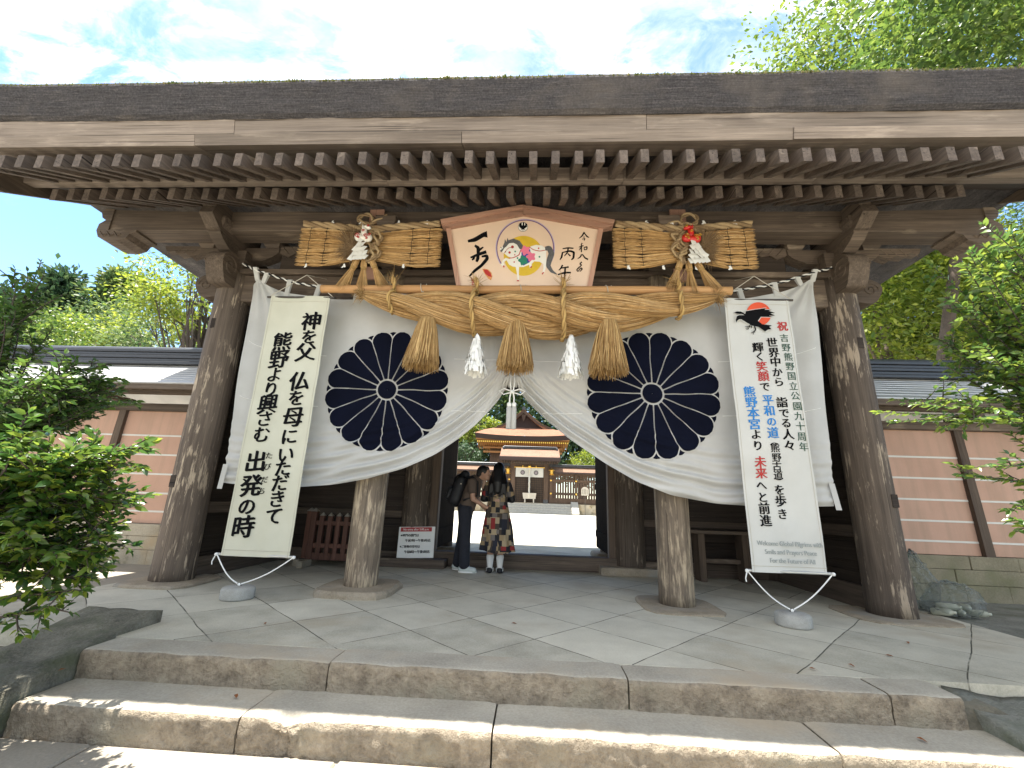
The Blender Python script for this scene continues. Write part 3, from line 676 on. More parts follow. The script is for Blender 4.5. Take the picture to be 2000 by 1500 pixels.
# ================================================================ white curtain with chrysanthemum crests
def lerp_curve(pts, x):
    if x <= pts[0][0]: return pts[0][1]
    for a, b in zip(pts[:-1], pts[1:]):
        if x <= b[0]:
            t = (x-a[0])/(b[0]-a[0]); return a[1]+(b[1]-a[1])*t
    return pts[-1][1]
def smooth_pts(pts, it=2, n=160):
    xs = np.linspace(pts[0][0], pts[-1][0], n); zs = np.interp(xs, [p[0] for p in pts], [p[1] for p in pts])
    for _ in range(it): zs[1:-1] = (zs[:-2]+2*zs[1:-1]+zs[2:])/4
    return list(zip(xs, zs))
AP = (-.275, 2.47)
TOP = smooth_pts([(-3.77, 3.86), (-3.6, 3.70), (-3.3, 3.60), (-2.9, 3.535), (-2.3, 3.51), (-1.2, 3.49), (-.2, 3.48), (.8, 3.49), (2.2, 3.52), (2.7, 3.60), (3.1, 3.70), (3.34, 3.80), (3.43, 3.88)], 6)
BL = smooth_pts([(-3.77, 1.15), (-3.6, 1.14), (-2.67, 1.13), (-2.3, 1.165), (-1.9, 1.25), (-1.5, 1.375), (-1.15, 1.55), (-.9, 1.73), (-.69, 1.91), (-.5, 2.12), (-.36, 2.33), (AP[0], 2.50)], 5)
BR = smooth_pts([(AP[0], 2.50), (-.20, 2.33), (-.08, 2.18), (.09, 2.02), (.4, 1.77), (.8, 1.50), (1.15, 1.31), (1.52, 1.18), (2.0, 1.105), (2.44, 1.09), (2.9, 1.10), (3.43, 1.12)], 5)
_t = np.array(TOP); _bl = np.array(BL); _br = np.array(BR)
def ctop(x): return float(np.interp(x, _t[:, 0], _t[:, 1]))
def cbot(x): return float(np.interp(x, _bl[:, 0], _bl[:, 1])) if x < AP[0] else float(np.interp(x, _br[:, 0], _br[:, 1]))
def cdepth(x, z):
    zt, zb = ctop(x), cbot(x); v = min(1, max(0, (zt-z)/(zt-zb)))
    dx = abs(x-AP[0]); near = max(0, 1-dx/3.3)
    # swag folds: run parallel to the hem, deepening towards it
    hem = (z-zb); s = max(0, 1-hem/(.62+.25*(1-near)))
    f = sin(hem*(30+26*near)+1.8*vnoise(x*1.1, z*.8, 4)+x*.9)*.5+.5*sin(hem*61+2.2*vnoise(x*1.7, z, 9)-x*1.7)
    a = .056*s**1.05*min(1, dx/.25)*(1-.55*max(0, dx-2.6))
    side = .022*sin(x*13+1.5*vnoise(x*2, z*.5))*max(0, (dx-2.75))*.8      # vertical folds at the outer ends
    soft = .045*vnoise(x*.9, z*.9, 2)+.016*vnoise(x*2.3, z*1.6, 5)
    gather = .02*sin(dx*46)*max(0, 1-dx/.5)*v
    belly = -.07*sin(pi*min(1, v))*(1-.4*near)
    topf = .012*sin(x*9+vnoise(x*3, 1))*max(0, 1-(zt-z)/.8)
    for xc, zc in ((-3.74, 3.86), (3.42, 3.88)):
        r = sqrt((x-xc)**2+(z-zc)**2); soft += .020*sin(atan2(z-zc, abs(x-xc))*19+1.5*vnoise(x*2, z*2, 3))*math.exp(-r/.75)*min(1, r/.12)
    return 5.06+belly*.5+soft+a*f+side+gather+topf-.03*s
def make_curtain():
    C = empty('curtain', (GX, 5.06, 3.5), 'wide white ceremonial curtain with two dark flower crests, its hem drawn up in the middle', 'curtain')
    xs = np.concatenate([np.linspace(-3.77, AP[0], 190), np.linspace(AP[0], 3.43, 200)[1:]]); nv = 150
    V = []; nx = len(xs)
    for x in xs:
        zt, zb = ctop(x), cbot(x)
        lean = .055*max(0, (-x-3.3)/.47)    # ends swing inwards/outwards a little towards the hem
        for k in range(nv+1):
            v = k/nv; z = zt+(zb-zt)*v; X = x+(.15 if x < -3 else 0)*v*max(0, (-x-3.0)/.77)-(.18*v*max(0, (x-2.8)/.63))
            V.append((X, cdepth(x, z), z))
    F = np.array([(i*(nv+1)+k, i*(nv+1)+k+1, (i+1)*(nv+1)+k+1, (i+1)*(nv+1)+k) for i in range(nx-1) for k in range(nv)])
    cl = mk('cloth', V, F, M['curtain'], C, smooth=True)
    # stitched seams across the cloth
    for zf in (.33, .60):
        for (a, b_) in ((-3.7, -2.62), (-1.0, .55), (2.15, 3.35)):
            P = [(x+(.15*zf*max(0, (-x-3.0)/.77) if x < -3 else 0)-(.18*zf*max(0, (x-2.8)/.63)), cdepth(x, ctop(x)+(1.12-ctop(x))*zf)-.004, ctop(x)+(1.12-ctop(x))*zf) for x in np.linspace(a, b_, 50) if ctop(x)+(1.12-ctop(x))*zf > cbot(x)+.03]
            runs = [[]]
            for p in P:
                if runs[-1] and p[0]-runs[-1][-1][0] > .06: runs.append([])
                runs[-1].append(p)
            for P in runs:
                if len(P) > 2: MB().tube(P, .0035, 4).build('seam', M['white_paper'], cl)
    # crests
    for cx, cz, R in ((-1.80, 2.31, .755), (1.37, 2.33, .775)):
        V = []; F = []
        def put(x, z, lift): 
            w = .010*vnoise(x*5, z*5, 3)
            zz = max(z+w, cbot(x)+.01); V.append((x+.008*vnoise(x*6, z*6, 8), cdepth(x, zz)-lift, zz)); return len(V)-1
        def petal(ang, r0, r1, w0, w1, lift):
            # wedge with a round outer end: grid in (t along, s across)
            nt, ns = 52, 14; idx = []; cap = w1
            for i in range(nt+1):
                t = i/nt; r = r0+(r1-r0)*t
                if r < r1-cap: hw = w0+(w1-w0)*(r-r0)/max(1e-6, (r1-cap-r0))
                else: q = (r-(r1-cap))/cap; hw = w1*sqrt(max(0, 1-q*q))
                row = []
                for j in range(ns+1):
                    s = (j/ns*2-1)*hw; row.append(put(cx+r*cos(ang)-s*sin(ang), cz+r*sin(ang)+s*cos(ang), lift))
                idx.append(row)
            for i in range(nt):
                for j in range(ns): F.append((idx[i][j], idx[i+1][j], idx[i+1][j+1], idx[i][j+1]))
        for k in range(16): petal(pi/2+(k+.5)*pi/8+pi/16*0+pi/16, R*.72, R*.985, .075, .088, .006)
        back = len(F)
        g = .0078
        hw = lambda r: r*math.tan(pi/16)-g
        wl = []
        for k in range(16):
            petal(pi/2+k*pi/8+pi/16, R*.178, R, hw(R*.178), hw(R*.86), .014)
        rows = [[put(cx+r*cos(a), cz+r*sin(a), .014) for a in np.linspace(0, 2*pi, 33)[:-1]] for r in (R*.005, R*.08, R*.150)]
        for i in range(2):
            for j in range(32): F.append((rows[i][j], rows[i+1][j], rows[i+1][(j+1) % 32], rows[i][(j+1) % 32]))
        # white outline sheet between the front petals and the ones behind
        V2, F2 = V, F
        mk('crest', V2, np.array(F2), M['navy'], C, smooth=True)
        V = []; F = []
        def put(x, z, lift):
            w = .010*vnoise(x*5, z*5, 3); zz = max(z+w, cbot(x)+.01); V.append((x+.008*vnoise(x*6, z*6, 8), cdepth(x, zz)-lift, zz)); return len(V)-1
        for k in range(16): petal(pi/2+k*pi/8+pi/16, R*.60, R+.016, hw(R*.60)+g*1.6, hw(R*.86)+.016, .010)
        mk('crest_outline', V, np.array(F), M['curtain'], C, smooth=True)
    # strap loops over the rope
    for x, s in ((-3.74, -.10), (-3.66, .18), (-3.30, .10), (-2.90, .05), (-2.36, .02), (-1.7, 0), (-1.0, 0), (-.2, 0), (.6, 0), (1.4, 0), (2.18, 0), (2.55, -.05), (2.97, -.10), (3.28, -.18), (3.42, .10)):
        z0 = ctop(x); z1 = rope_z(x+s*.6)+.02; y = cdepth(x, z0); xx = x+s*.35 if abs(s) > .08 else x+s
        b = MB()
        for dy in (-.022, .022): b.add([(x-.03, y+dy*.3, z0-.05), (x+.03, y+dy*.3, z0-.05), (xx+.03, 5.05+dy, z1), (xx-.03, 5.05+dy, z1)], [(0, 1, 2, 3)])
        b.add([(xx-.03, 5.028, z1), (xx+.03, 5.028, z1), (xx+.03, 5.05, z1+.012), (xx-.03, 5.05, z1+.012), (xx+.03, 5.072, z1), (xx-.03, 5.072, z1)], [(0, 1, 2, 3), (3, 2, 4, 5)])
        b.build('strap', M['curtain'], C)
    for x, dx in ((-3.60, -.01), (3.24, .03)):
        z = 1.14; y = cdepth(-3.6 if x < 0 else 3.2, 1.2)-.004; s = -1 if x < 0 else 1
        MB().add([(x-.03, y, z+.22), (x+.03, y, z+.22), (x+.03+dx, y-.01, z-.06), (x-.03+dx, y-.01, z-.06)], [(0, 1, 2, 3)]).build('strap', M['curtain'], C)
    # gathered knot of cloth at the apex
    b = MB()
    for k in range(7):
        a = -.9+1.8*k/6; b.tube([(AP[0]+.02*a, 4.99, 2.52), (AP[0]+.09*a, 4.985, 2.47), (AP[0]+.14*a, 5.0, 2.36)], [.012, .022, .012], 6)
    b.ell((AP[0], 4.985, 2.515), (.05, .035, .035)); b.build('knot', M['curtain'], C, smooth=True)
def rope_z(x): return float(np.interp(x, [-4.0, -3.78, -3.2, -2.4, -1.2, 1.0, 2.2, 3.0, 3.45, 3.7], [4.06, 3.925, 3.74, 3.61, 3.55, 3.55, 3.61, 3.79, 3.94, 4.05]))
def twist_rope(name, path, r, mats, parent=None, strands=3, pitch=.06, n=6):
    """laid rope of several strands; strands alternate between the given materials"""
    P = [Vector(p) for p in path]; L = [0]
    for a, c in zip(P[:-1], P[1:]): L.append(L[-1]+(c-a).length)
    N = max(8, int(L[-1]/pitch*7)); Q = []
    arr = np.array([p[:] for p in P]); ls = np.linspace(0, L[-1], N)
    for k in range(3): Q.append(np.interp(ls, L, arr[:, k]))
    Q = np.stack(Q, 1); T = np.gradient(Q, axis=0); T /= np.linalg.norm(T, axis=1)[:, None]+1e-9
    ref = np.array((0, 1, 0.)) if abs(T[0][1]) < .9 else np.array((0, 0, 1.)); U = ref-(T@ref)[:, None]*T; U /= np.linalg.norm(U, axis=1)[:, None]+1e-9; W = np.cross(T, U)
    b = MB()
    for s in range(strands):
        a = 2*pi*ls/pitch/3+2*pi*s/strands; C = Q+(np.cos(a)[:, None]*U+np.sin(a)[:, None]*W)*r*.52
        b.cur = s % len(mats); b.tube([Vector(c) for c in C], r*.56, n)
    return b.build(name, mats, parent, smooth=True)
make_curtain()
M['cord_black'] = flat('black_cotton', (.015,.015,.018), .85); M['cord_white'] = flat('white_cotton_cord', (.75,.74,.70), .85)
_xs = np.linspace(-4.02, 3.72, 70)
tag(twist_rope('curtain_rope', [(x, 5.05 if -3.8 < x < 3.5 else 5.12, rope_z(x)) for x in _xs], .017, [M['cord_black'], M['cord_white']], None, 2, .05), 'thin black and white twisted rope the white curtain hangs from', 'rope')
def make_tassel():
    T = empty('curtain_tassel', (-.275, 4.97, 2.47), 'white cord with a looped bow and two silky white tassels tying up the curtain hem', 'tassel')
    b = MB()
    for s in (-1, 1):
        b.tube([(-.275+s*.018, 4.965, 2.50), (-.275+s*.022, 4.955, 2.38), (-.275+s*.012, 4.95, 2.30), (-.275+s*.026, 4.95, 2.22), (-.275+s*.024, 4.95, 2.155)], .009, 8)
        b.tube([(-.275, 4.945, 2.295), (-.275+s*.09, 4.94, 2.33), (-.275+s*.15, 4.945, 2.30), (-.275+s*.10, 4.945, 2.26), (-.275, 4.945, 2.29)], .008, 7)
    b.ell((-.275, 4.94, 2.292), (.028, .022, .022)); b.build('cord', M['white_paper'], T, smooth=True)
    for s in (-1, 1):
        x = -.275+s*.029
        MB().lathe([(.010, .03), (.024, .02), (.027, 0), (.024, -.03)], (x, 4.95, 2.14), 12).build('tassel_head', M['white_paper'], T, smooth=True)
        MB().lathe([(.022, 0), (.030, -.03), (.030, -.27), (.026, -.272)], (x, 4.95, 2.125), 28, wob=lambda a, z: .10*sin(a*14)).build('fringe', M['curtain'], T, smooth=True)
make_tassel()
# ================================================================ straw work
def fibres(name, paths, w, mats, parent, jitter=0.0):
    """many thin straws; each path (k,3) array; drawn as three-sided needles"""
    V = []; F = []; b = 0
    for P in paths:
        n = len(P); T = np.gradient(P, axis=0); T /= np.linalg.norm(T, axis=1)[:, None]+1e-9
        r = RNG.normal(size=3); U = np.cross(T, r); U /= np.linalg.norm(U, axis=1)[:, None]+1e-9; W = np.cross(T, U); ww = w*RNG.uniform(.6, 1.25)
        tap = np.ones(n); tap[-1] = .35; tap[0] = .6
        for k in range(3):
            a = 2*pi*k/3; V.append(P+(cos(a)*U+sin(a)*W)*(ww*tap)[:, None])
        i = np.arange(n-1)
        for k in range(3):
            k2 = (k+1) % 3; F.append(np.stack([b+k*n+i, b+k2*n+i, b+k2*n+i+1, b+k*n+i+1], 1))
        b += 3*n
    return mk(name, np.concatenate(V), np.concatenate(F), mats, parent)
def make_shimenawa():
    S = empty('straw_rope', (GX, 4.70, 3.2), 'huge golden sacred straw rope, three thick strands twisted together, hung below the wooden pole', 'rope')
    x0, x1 = -2.10, 2.07; N = 90; t = np.linspace(0, 1, N)
    rad = .05+.222*np.sin(pi*t)**.80
    cx = x0+(x1-x0)*t; cz = 3.452-rad*1.0+.0*t; cz = 3.425+.02*(t-.5)-rad*1.0+.03*np.abs(2*t-1)**3; cy = np.full(N, 4.70)
    turns = 1.55
    for s in range(3):
        a = 2*pi*(turns*t+s/3)+.3; off = rad*.53; C = np.stack([cx, cy-off*np.sin(a), cz+off*np.cos(a)], 1); lr = rad*.485
        core = MB().tube([Vector(c) for c in C], list(lr*.93), 14).build('strand', M['straw_core'], S, smooth=True)
        T = np.gradient(C, axis=0); T /= np.linalg.norm(T, axis=1)[:, None]; U = np.cross(T, (0, 1, 0)); U /= np.linalg.norm(U, axis=1)[:, None]; W = np.cross(T, U)
        paths = []
        for k in range(1000):
            an0 = RNG.uniform(0, 2*pi); dr = RNG.uniform(.93, 1.05); i0 = int(RNG.uniform(0, N*.75)); ln = int(RNG.uniform(N*.14, N*.34)); i1 = min(N, i0+ln); sl = slice(i0, i1, 2)
            tt = t[sl]; an = an0+.05*np.sin(tt*30+k)+RNG.normal(0, .5)*(tt-tt[0]); q = (lr[sl]*dr)[:, None]
            P = C[sl]+(np.cos(an)[:, None]*U[sl]+np.sin(an)[:, None]*W[sl])*q
            if RNG.random() < .12: P[-1] += RNG.normal(0, .012, 3); P[-2] += RNG.normal(0, .004, 3)
            if len(P) > 3: paths.append(P)
        fibres('straw', paths, .0034, M['straw'], core)
    # frayed ends
    for xe, sg in ((x0, -1), (x1, 1)):
        paths = []
        for k in range(120):
            d = np.array((sg*RNG.uniform(.3, 1), RNG.normal(0, .35), RNG.normal(.1, .5))); p = np.array((xe, 4.70, 3.40))+RNG.normal(0, .025, 3); L = RNG.uniform(.04, .15)
            paths.append(np.stack([p, p+d*L*.5, p+d*L+np.array((0, 0, -.05*RNG.random()))]))
        fibres('frayed_end', paths, .003, M['straw_dark'], S)
    # bell-shaped tassels
    for x, zt, rb, L, lean in ((-1.255, 3.0, .190, .57, .03), (-.235, 2.985, .195, .56, 0), (.805, 3.0, .205, .60, .02)):
        paths = []; core = MB().lathe([(.075, 0), (.10, -.06), (rb*.80, -L*.86), (rb*.6, -L*.855)], (x, 4.58, zt), 20).build('straw_tassel', M['straw_core'], S, smooth=True)
        for k in range(950):
            a = RNG.uniform(0, 2*pi); q = 1.0 if k < 620 else sqrt(RNG.random())
            r0 = .085*q; r1 = rb*q*RNG.uniform(.86, 1.09); l = L*RNG.uniform(.90, 1.07)
            st = 0 if k < 620 else .75
            hs = np.linspace(st, 1, 5); rr = r0+(r1-r0)*(hs**(.75+.3*RNG.random())); aa = a+RNG.normal(0, .12)*hs+.05*np.sin(hs*5+k)
            P = np.stack([x+rr*np.cos(aa)-lean*hs, 4.58+rr*np.sin(aa), zt+.04-l*hs], 1); paths.append(P)
        fibres('straw', paths, .0054, M['straw_dark'] if x != .805 else M['straw_dark'], core)
    # rope ties up to the pole
    for x in (-.73, .295, -1.73, 1.62):
        i = int((x-x0)/(x1-x0)*(N-1)); r = rad[i]; zc = cz[i]
        loop = [(x+.008*sin(a*3), 4.70-(r*1.10)*sin(a), zc+(r*1.10)*cos(a)) for a in np.linspace(-.25, pi+.25, 22)]
        P = [(x, 4.62, 3.60), (x+.01, 4.63, 3.52)]+loop
        twist_rope('tie_rope', P, .026, [M['straw_rope'], M['straw_rope2']], S, 2, .09)
        paths = []
        for k in range(45):
            p = np.array((x, 4.65, 3.56))+RNG.normal(0, .018, 3); d = RNG.normal(0, 1, 3); d[2] += .6; paths.append(np.stack([p, p+d*.03, p+d*.06]))
        fibres('frayed_knot', paths, .003, M['straw_dark'], S)
    return S
M['straw_rope'] = flat('laid_straw', (.50,.33,.12), .8, scale=40, bump=.8, bd=.006); M['straw_rope2'] = flat('laid_straw_dark', (.38,.24,.085), .8, scale=40, bump=.8, bd=.006)
make_shimenawa()
def make_pole():
    P = empty('wooden_pole', (-.18, 4.74, 3.5), 'long reddish brown wooden pole carrying the thick straw rope', 'pole')
    n = 60; b = MB(); xs = np.linspace(-2.66, 2.27, n); b.tube([(x, 4.76, 3.515+.006*vnoise(x*2, 1)+.004*x) for x in xs], [.052+.006*vnoise(x*3, 4) for x in xs], 16); b.build('shaft', M['bamboo'], P, smooth=True)
    for x in (-1.43, -.22, .80): MB().tube([(x+.004*k, 4.76-.062*sin(a), 3.515+.062*cos(a)) for k, a in enumerate(np.linspace(-.4, 2*pi+.2, 20))]+[(x+.03, 4.72, 3.40)], .005, 6).build('string', M['string'], P)
    for x in (-2.2, 1.9): MB().tube([(x, 4.76, 3.56), (x, 4.9, 3.66), (x, 5.24, 3.70)], .02, 8).build('hook', M['metal'], P)
make_pole()
def paper_streamer(x, z, label):
    o = empty('paper_streamer', (x, 4.60, z), label, 'streamer', 'white paper streamers on the straw rope')
    V = []; F = []; fall = .50
    for tier in range(7):
        tz = z-.03-fall*.80*tier/6.3; r = .022+.092*(tier/6)**.8
        for k in range(20+tier*8):
            a = RNG.uniform(0, 2*pi); rr = r*RNG.uniform(.75, 1.1); w = RNG.uniform(.009, .016); L = RNG.uniform(.05, .095)
            p = np.array((x+rr*cos(a), 4.60+rr*sin(a)*.9, tz+RNG.normal(0, .012))); s = np.array((-sin(a), cos(a), RNG.normal(0, .15)))*w; d = np.array((cos(a)*.25, sin(a)*.25, -1))+RNG.normal(0, .12, 3); d /= np.linalg.norm(d)
            f = np.array((cos(a), sin(a), 0))*RNG.uniform(-.008, .012); b = len(V)
            V += [p-s, p+s, p+s+d*L*.5+f, p-s+d*L*.5+f, p+s*1.1+d*L, p-s*.9+d*L]; F += [(b, b+1, b+2, b+3), (b+3, b+2, b+4, b+5)]
    mk('paper', V, np.array(F), M['white_paper'], o); MB().lathe([(.004, .0), (.02, -.05), (.085, -.42), (.07, -.43)], (x, 4.6, z), 12).build('core', M['white_paper'], o, smooth=True)
paper_streamer(-.675, 2.885, 'bushy white paper streamer below the straw rope, between its left and middle tassels')
paper_streamer(.385, 2.885, 'bushy white paper streamer below the straw rope, between its middle and right tassels')

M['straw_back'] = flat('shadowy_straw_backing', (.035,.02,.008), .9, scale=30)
M['rope_beige'] = flat('beige_laid_straw', (.40,.29,.16), .85, scale=40, bump=.8, bd=.006); M['rope_brown'] = flat('brown_laid_straw', (.25,.17,.09), .85, scale=40, bump=.8, bd=.006)
M['straw_grey'] = straw('grey_brown_straw', [(.15,.10,.06),(.28,.19,.11),(.36,.26,.15),(.20,.13,.08)])
def straw_mat(x0, x1, kx, horse_white, label):
    z0, z1 = 3.845, 4.44; o = empty('straw_ornament', (kx, 4.80, 4.15), label, 'ornament', 'flat straw ornaments on either side of the votive board')
    y = 4.81; paths = []; rows = 15
    for side in (0, 1):
        xe = x0 if side == 0 else x1; L = abs(xe-kx)
        for r in range(rows):
            zr = z0+(z1-z0-.05)*(r+.5)/rows; zk = 4.13+(zr-4.13)*.62
            for k in range(46):
                u0 = RNG.uniform(0, .12) if k < 30 else RNG.uniform(.1, .5); u1 = RNG.uniform(.93, 1.035); u = np.linspace(u0, u1, 12)
                pin = 1-.62*np.exp(-((u-.62)/.07)**2)-.62*np.exp(-((u-.86)/.05)**2); j = float(np.clip(RNG.normal(0, .0085), -.017, .017)); jy = RNG.uniform(-.028, .012)
                X = kx+(xe-kx)*u; Z = zk+(zr-zk)*np.minimum(1, u*1.6)+j*pin+RNG.normal(0, .0010, 12)+.006*np.sin(u*7+r*1.9)
                Y = y+jy*pin+.0*u; paths.append(np.stack([X, Y, Z], 1))
    fibres('mat', paths, .0044, M['straw'], o)
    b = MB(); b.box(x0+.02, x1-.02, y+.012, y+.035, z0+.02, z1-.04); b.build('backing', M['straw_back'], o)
    # dark binding threads
    for u in (.62, .86):
        for xe in (x0, x1):
            b = MB(); X = kx+(xe-kx)*u; b.tube([(X+.006*sin(k*1.3), y-.036-.006*(k % 2), z0+.01+(z1-z0-.07)*k/15) for k in range(16)], .0028, 5); b.build('binding', M['cord_black'], o)
    # twisted rope along the top, dipping to the knot
    P = [(x0+.01, y-.02, z1+.01), (x0+.35, y-.03, z1-.02), (kx-.12, y-.045, z1-.075), (kx, y-.06, z1-.10), (kx+.12, y-.045, z1-.075), (x1-.35, y-.03, z1-.02), (x1-.01, y-.02, z1+.01)]
    twist_rope('top_rope', P, .044, [M['rope_beige'], M['rope_brown'], M['rope_beige']], o, 3, .16)
    # loop and loose end above
    s = -1 if horse_white else 1
    cxl = kx+s*.06; P = [(kx+s*.0, y-.05, z1-.08)]+[(cxl+.085*cos(a)*1.15, y-.04, z1+.06+.075*sin(a)) for a in np.linspace(-2.2, 3.3, 20)]+[(kx-s*.05, y-.05, z1-.04)]
    twist_rope('loop', P, .026, [M['rope_beige'], M['rope_brown']], o, 2, .09)
    twist_rope('loose_end', [(kx, y-.055, z1-.03), (kx-s*.08, y-.05, z1+.03), (kx-s*.22, y-.04, z1+(.12 if horse_white else -.02))], .024, [M['rope_beige'], M['rope_brown']], o, 2, .09)
    # plaited body below the knot
    for q, (ax, az) in enumerate(((.05, 0), (-.05, -.03), (.02, -.02))):
        ss = -s; P = [(kx+ss*.03+ax*.3, y-.075, z1-.14)]+[(kx+ss*(.10+.05*sin(k*1.5+q*2.1))+ax, y-.085-.02*cos(k*1.5+q*2.1), z1-.18-.052*k) for k in range(7)]+[(kx+ss*.05, y-.07, z0+.02)]
        twist_rope('plait', P, .028, [M['rope_beige'], M['rope_brown']], o, 2, .10)
    # spray of fine brown straw
    paths = []
    for k in range(800):
        c = np.array((kx+s*.20, y-.05, 4.12)); a = RNG.uniform(-.6, 1.2) if k < 160 else RNG.uniform(0, 2*pi); a = pi/2+s*-a if k < 160 else a; L = RNG.uniform(.16, .30) if k < 160 else RNG.uniform(.05, .19)
        d = np.array((cos(a), RNG.uniform(-.35, .05), sin(a))); 
        if k >= 160: c = c+np.array((RNG.normal(0, .045), 0, RNG.normal(-.06, .05)))
        paths.append(np.stack([c, c+d*L*.5, c+d*L+np.array((0, 0, -.01))]))
    fibres('spray', paths, .0028, M['straw_grey'], o)
    # three tassels
    for (dx, tx, dz) in ((-.09, -.24, -.36), (.0, .02, -.41), (.09, .29, -.34)):
        c0 = np.array((kx+dx, y-.06, z0+.06)); c1 = np.array((kx+tx, y-.06, z0+dz)); paths = []
        ax = (c1-c0)/np.linalg.norm(c1-c0); sd = np.array((ax[2], 0, -ax[0]))
        for k in range(190):
            a = RNG.uniform(0, 2*pi); q = sqrt(RNG.random()); h = np.array((0, .22, .3, .6, 1.0)); rr = np.array((.035, .038, .026, .055, .088))*q; LL = np.linalg.norm(c1-c0)*RNG.uniform(.94, 1.03)
            P = c0+ax*(h*LL)[:, None]+sd*(rr*cos(a))[:, None]+np.array((0, 1, 0))*(rr*sin(a)*.8)[:, None]; paths.append(P)
        tz = fibres('tassel', paths, .0034, M['straw'], o)
        pc = c0+ax*.27*np.linalg.norm(c1-c0); MB().tube([Vector(pc-ax*.02), Vector(pc+ax*.02)], .034, 10).build('tassel_tie', M['straw_rope2'], tz)
    # folded paper streamer
    hx = kx+(.03 if not horse_white else -.02); b = MB(); zt = 4.16 if horse_white else 4.14
    for k in range(5):
        w = .06+.034*k; ztop = zt-.054*k
        for j in range(1+k):
            cx = hx-w/2+(j+.5)*w/(1+k)*1.15+(-.012*k if horse_white else .012*k); a = .35 if horse_white else -.3
            R = Matrix.Translation((cx, y-.150+.014*k-.006*j, ztop)) @ Matrix.Rotation(a+.5*vnoise(k*3.3+.5, j*5.1+.3), 4, 'Y') @ Matrix.Rotation(.6*vnoise(k*2.7+.2, j*3.9+.6), 4, 'Z') @ Matrix.Rotation(-.25, 4, 'X')
            b.add([R @ Vector(p) for p in ((-.026, 0, 0), (.030, .004, .012), (.032, -.004, -.075), (-.024, 0, -.087))], [(0, 1, 2, 3)])
    b.build('paper_streamer', M['white_paper'], o)
    # toy horse
    m = M['white_glaze'] if horse_white else M['red_glaze']; hz = 4.255; b = MB()
    f = 1 if horse_white else -1
    b.ell((hx-.055, y-.13, hz-.075), (.058, .04, .056), 14, 10); b.ell((hx+.055, y-.13, hz-.085), (.060, .042, .058), 14, 10); b.ell((hx, y-.13, hz-.085), (.06, .036, .04), 12, 8)
    b.ell((hx+.0, y-.13, hz+.0), (.038, .034, .075), 12, 9); b.ell((hx+f*.035, y-.13, hz+.065), (.052, .03, .028), 12, 8, Matrix.Rotation(f*.3, 3, 'Y'))
    b.tube([(hx-f*.02, y-.13, hz+.06), (hx-f*.03, y-.13, hz+.115)], [.016, .004], 8)
    h = b.build('toy_horse', m, o, smooth=True)
    b = MB()
    for (sx, sz, r, mm) in ((-.065, -.075, .030, 1), (.045, -.080, .028, -1), (.088, -.066, .020, 1), (f*.055, .068, .016, 1), (-.045, -.105, .016, -1), (.06, -.118, .014, 1), (.0, .0, .018, 1)):
        spiral(b, hx+sx, hz+sz, y-.176 if abs(sz) < .13 and sz < -.03 else y-.165, r, 1.4, .0042, mm)
    b.build('painted_swirl', M['red_ink'] if horse_white else M['gold'], h)
    # scraps of white paper along both edges
    for k in range(8):
        X = x0+.18+(x1-x0-.36)*k/7+random.uniform(-.05, .05); top = k % 2; Z = (z1+.01 if top else z0-.02)
        b = MB(); w = .012; d = random.uniform(-.02, .02)
        b.add([(X-w, y-.05, Z+.025), (X+w, y-.055, Z+.028), (X+w+d, y-.06, Z-.02), (X-w+d, y-.055, Z-.024)], [(0, 1, 2, 3)]); b.add([(X, y-.056, Z+.01), (X+w*1.6, y-.058, Z), (X+w*1.2-d, y-.062, Z-.035), (X-w*.6-d, y-.06, Z-.03)], [(0, 1, 2, 3)]); b.build('paper_scrap', M['white_paper'], o)
M['white_glaze'] = flat('white_glaze', (.78,.76,.70), .35, var=.03, bump=0); M['red_glaze'] = flat('red_glaze', (.55,.025,.02), .3, var=.08, bump=0)
straw_mat(-3.06, -1.25, -2.17, True, 'flat golden straw ornament with a white toy horse, left of the painted votive board')
straw_mat(.94, 2.62, 1.80, False, 'flat golden straw ornament with a red toy horse, right of the painted votive board')
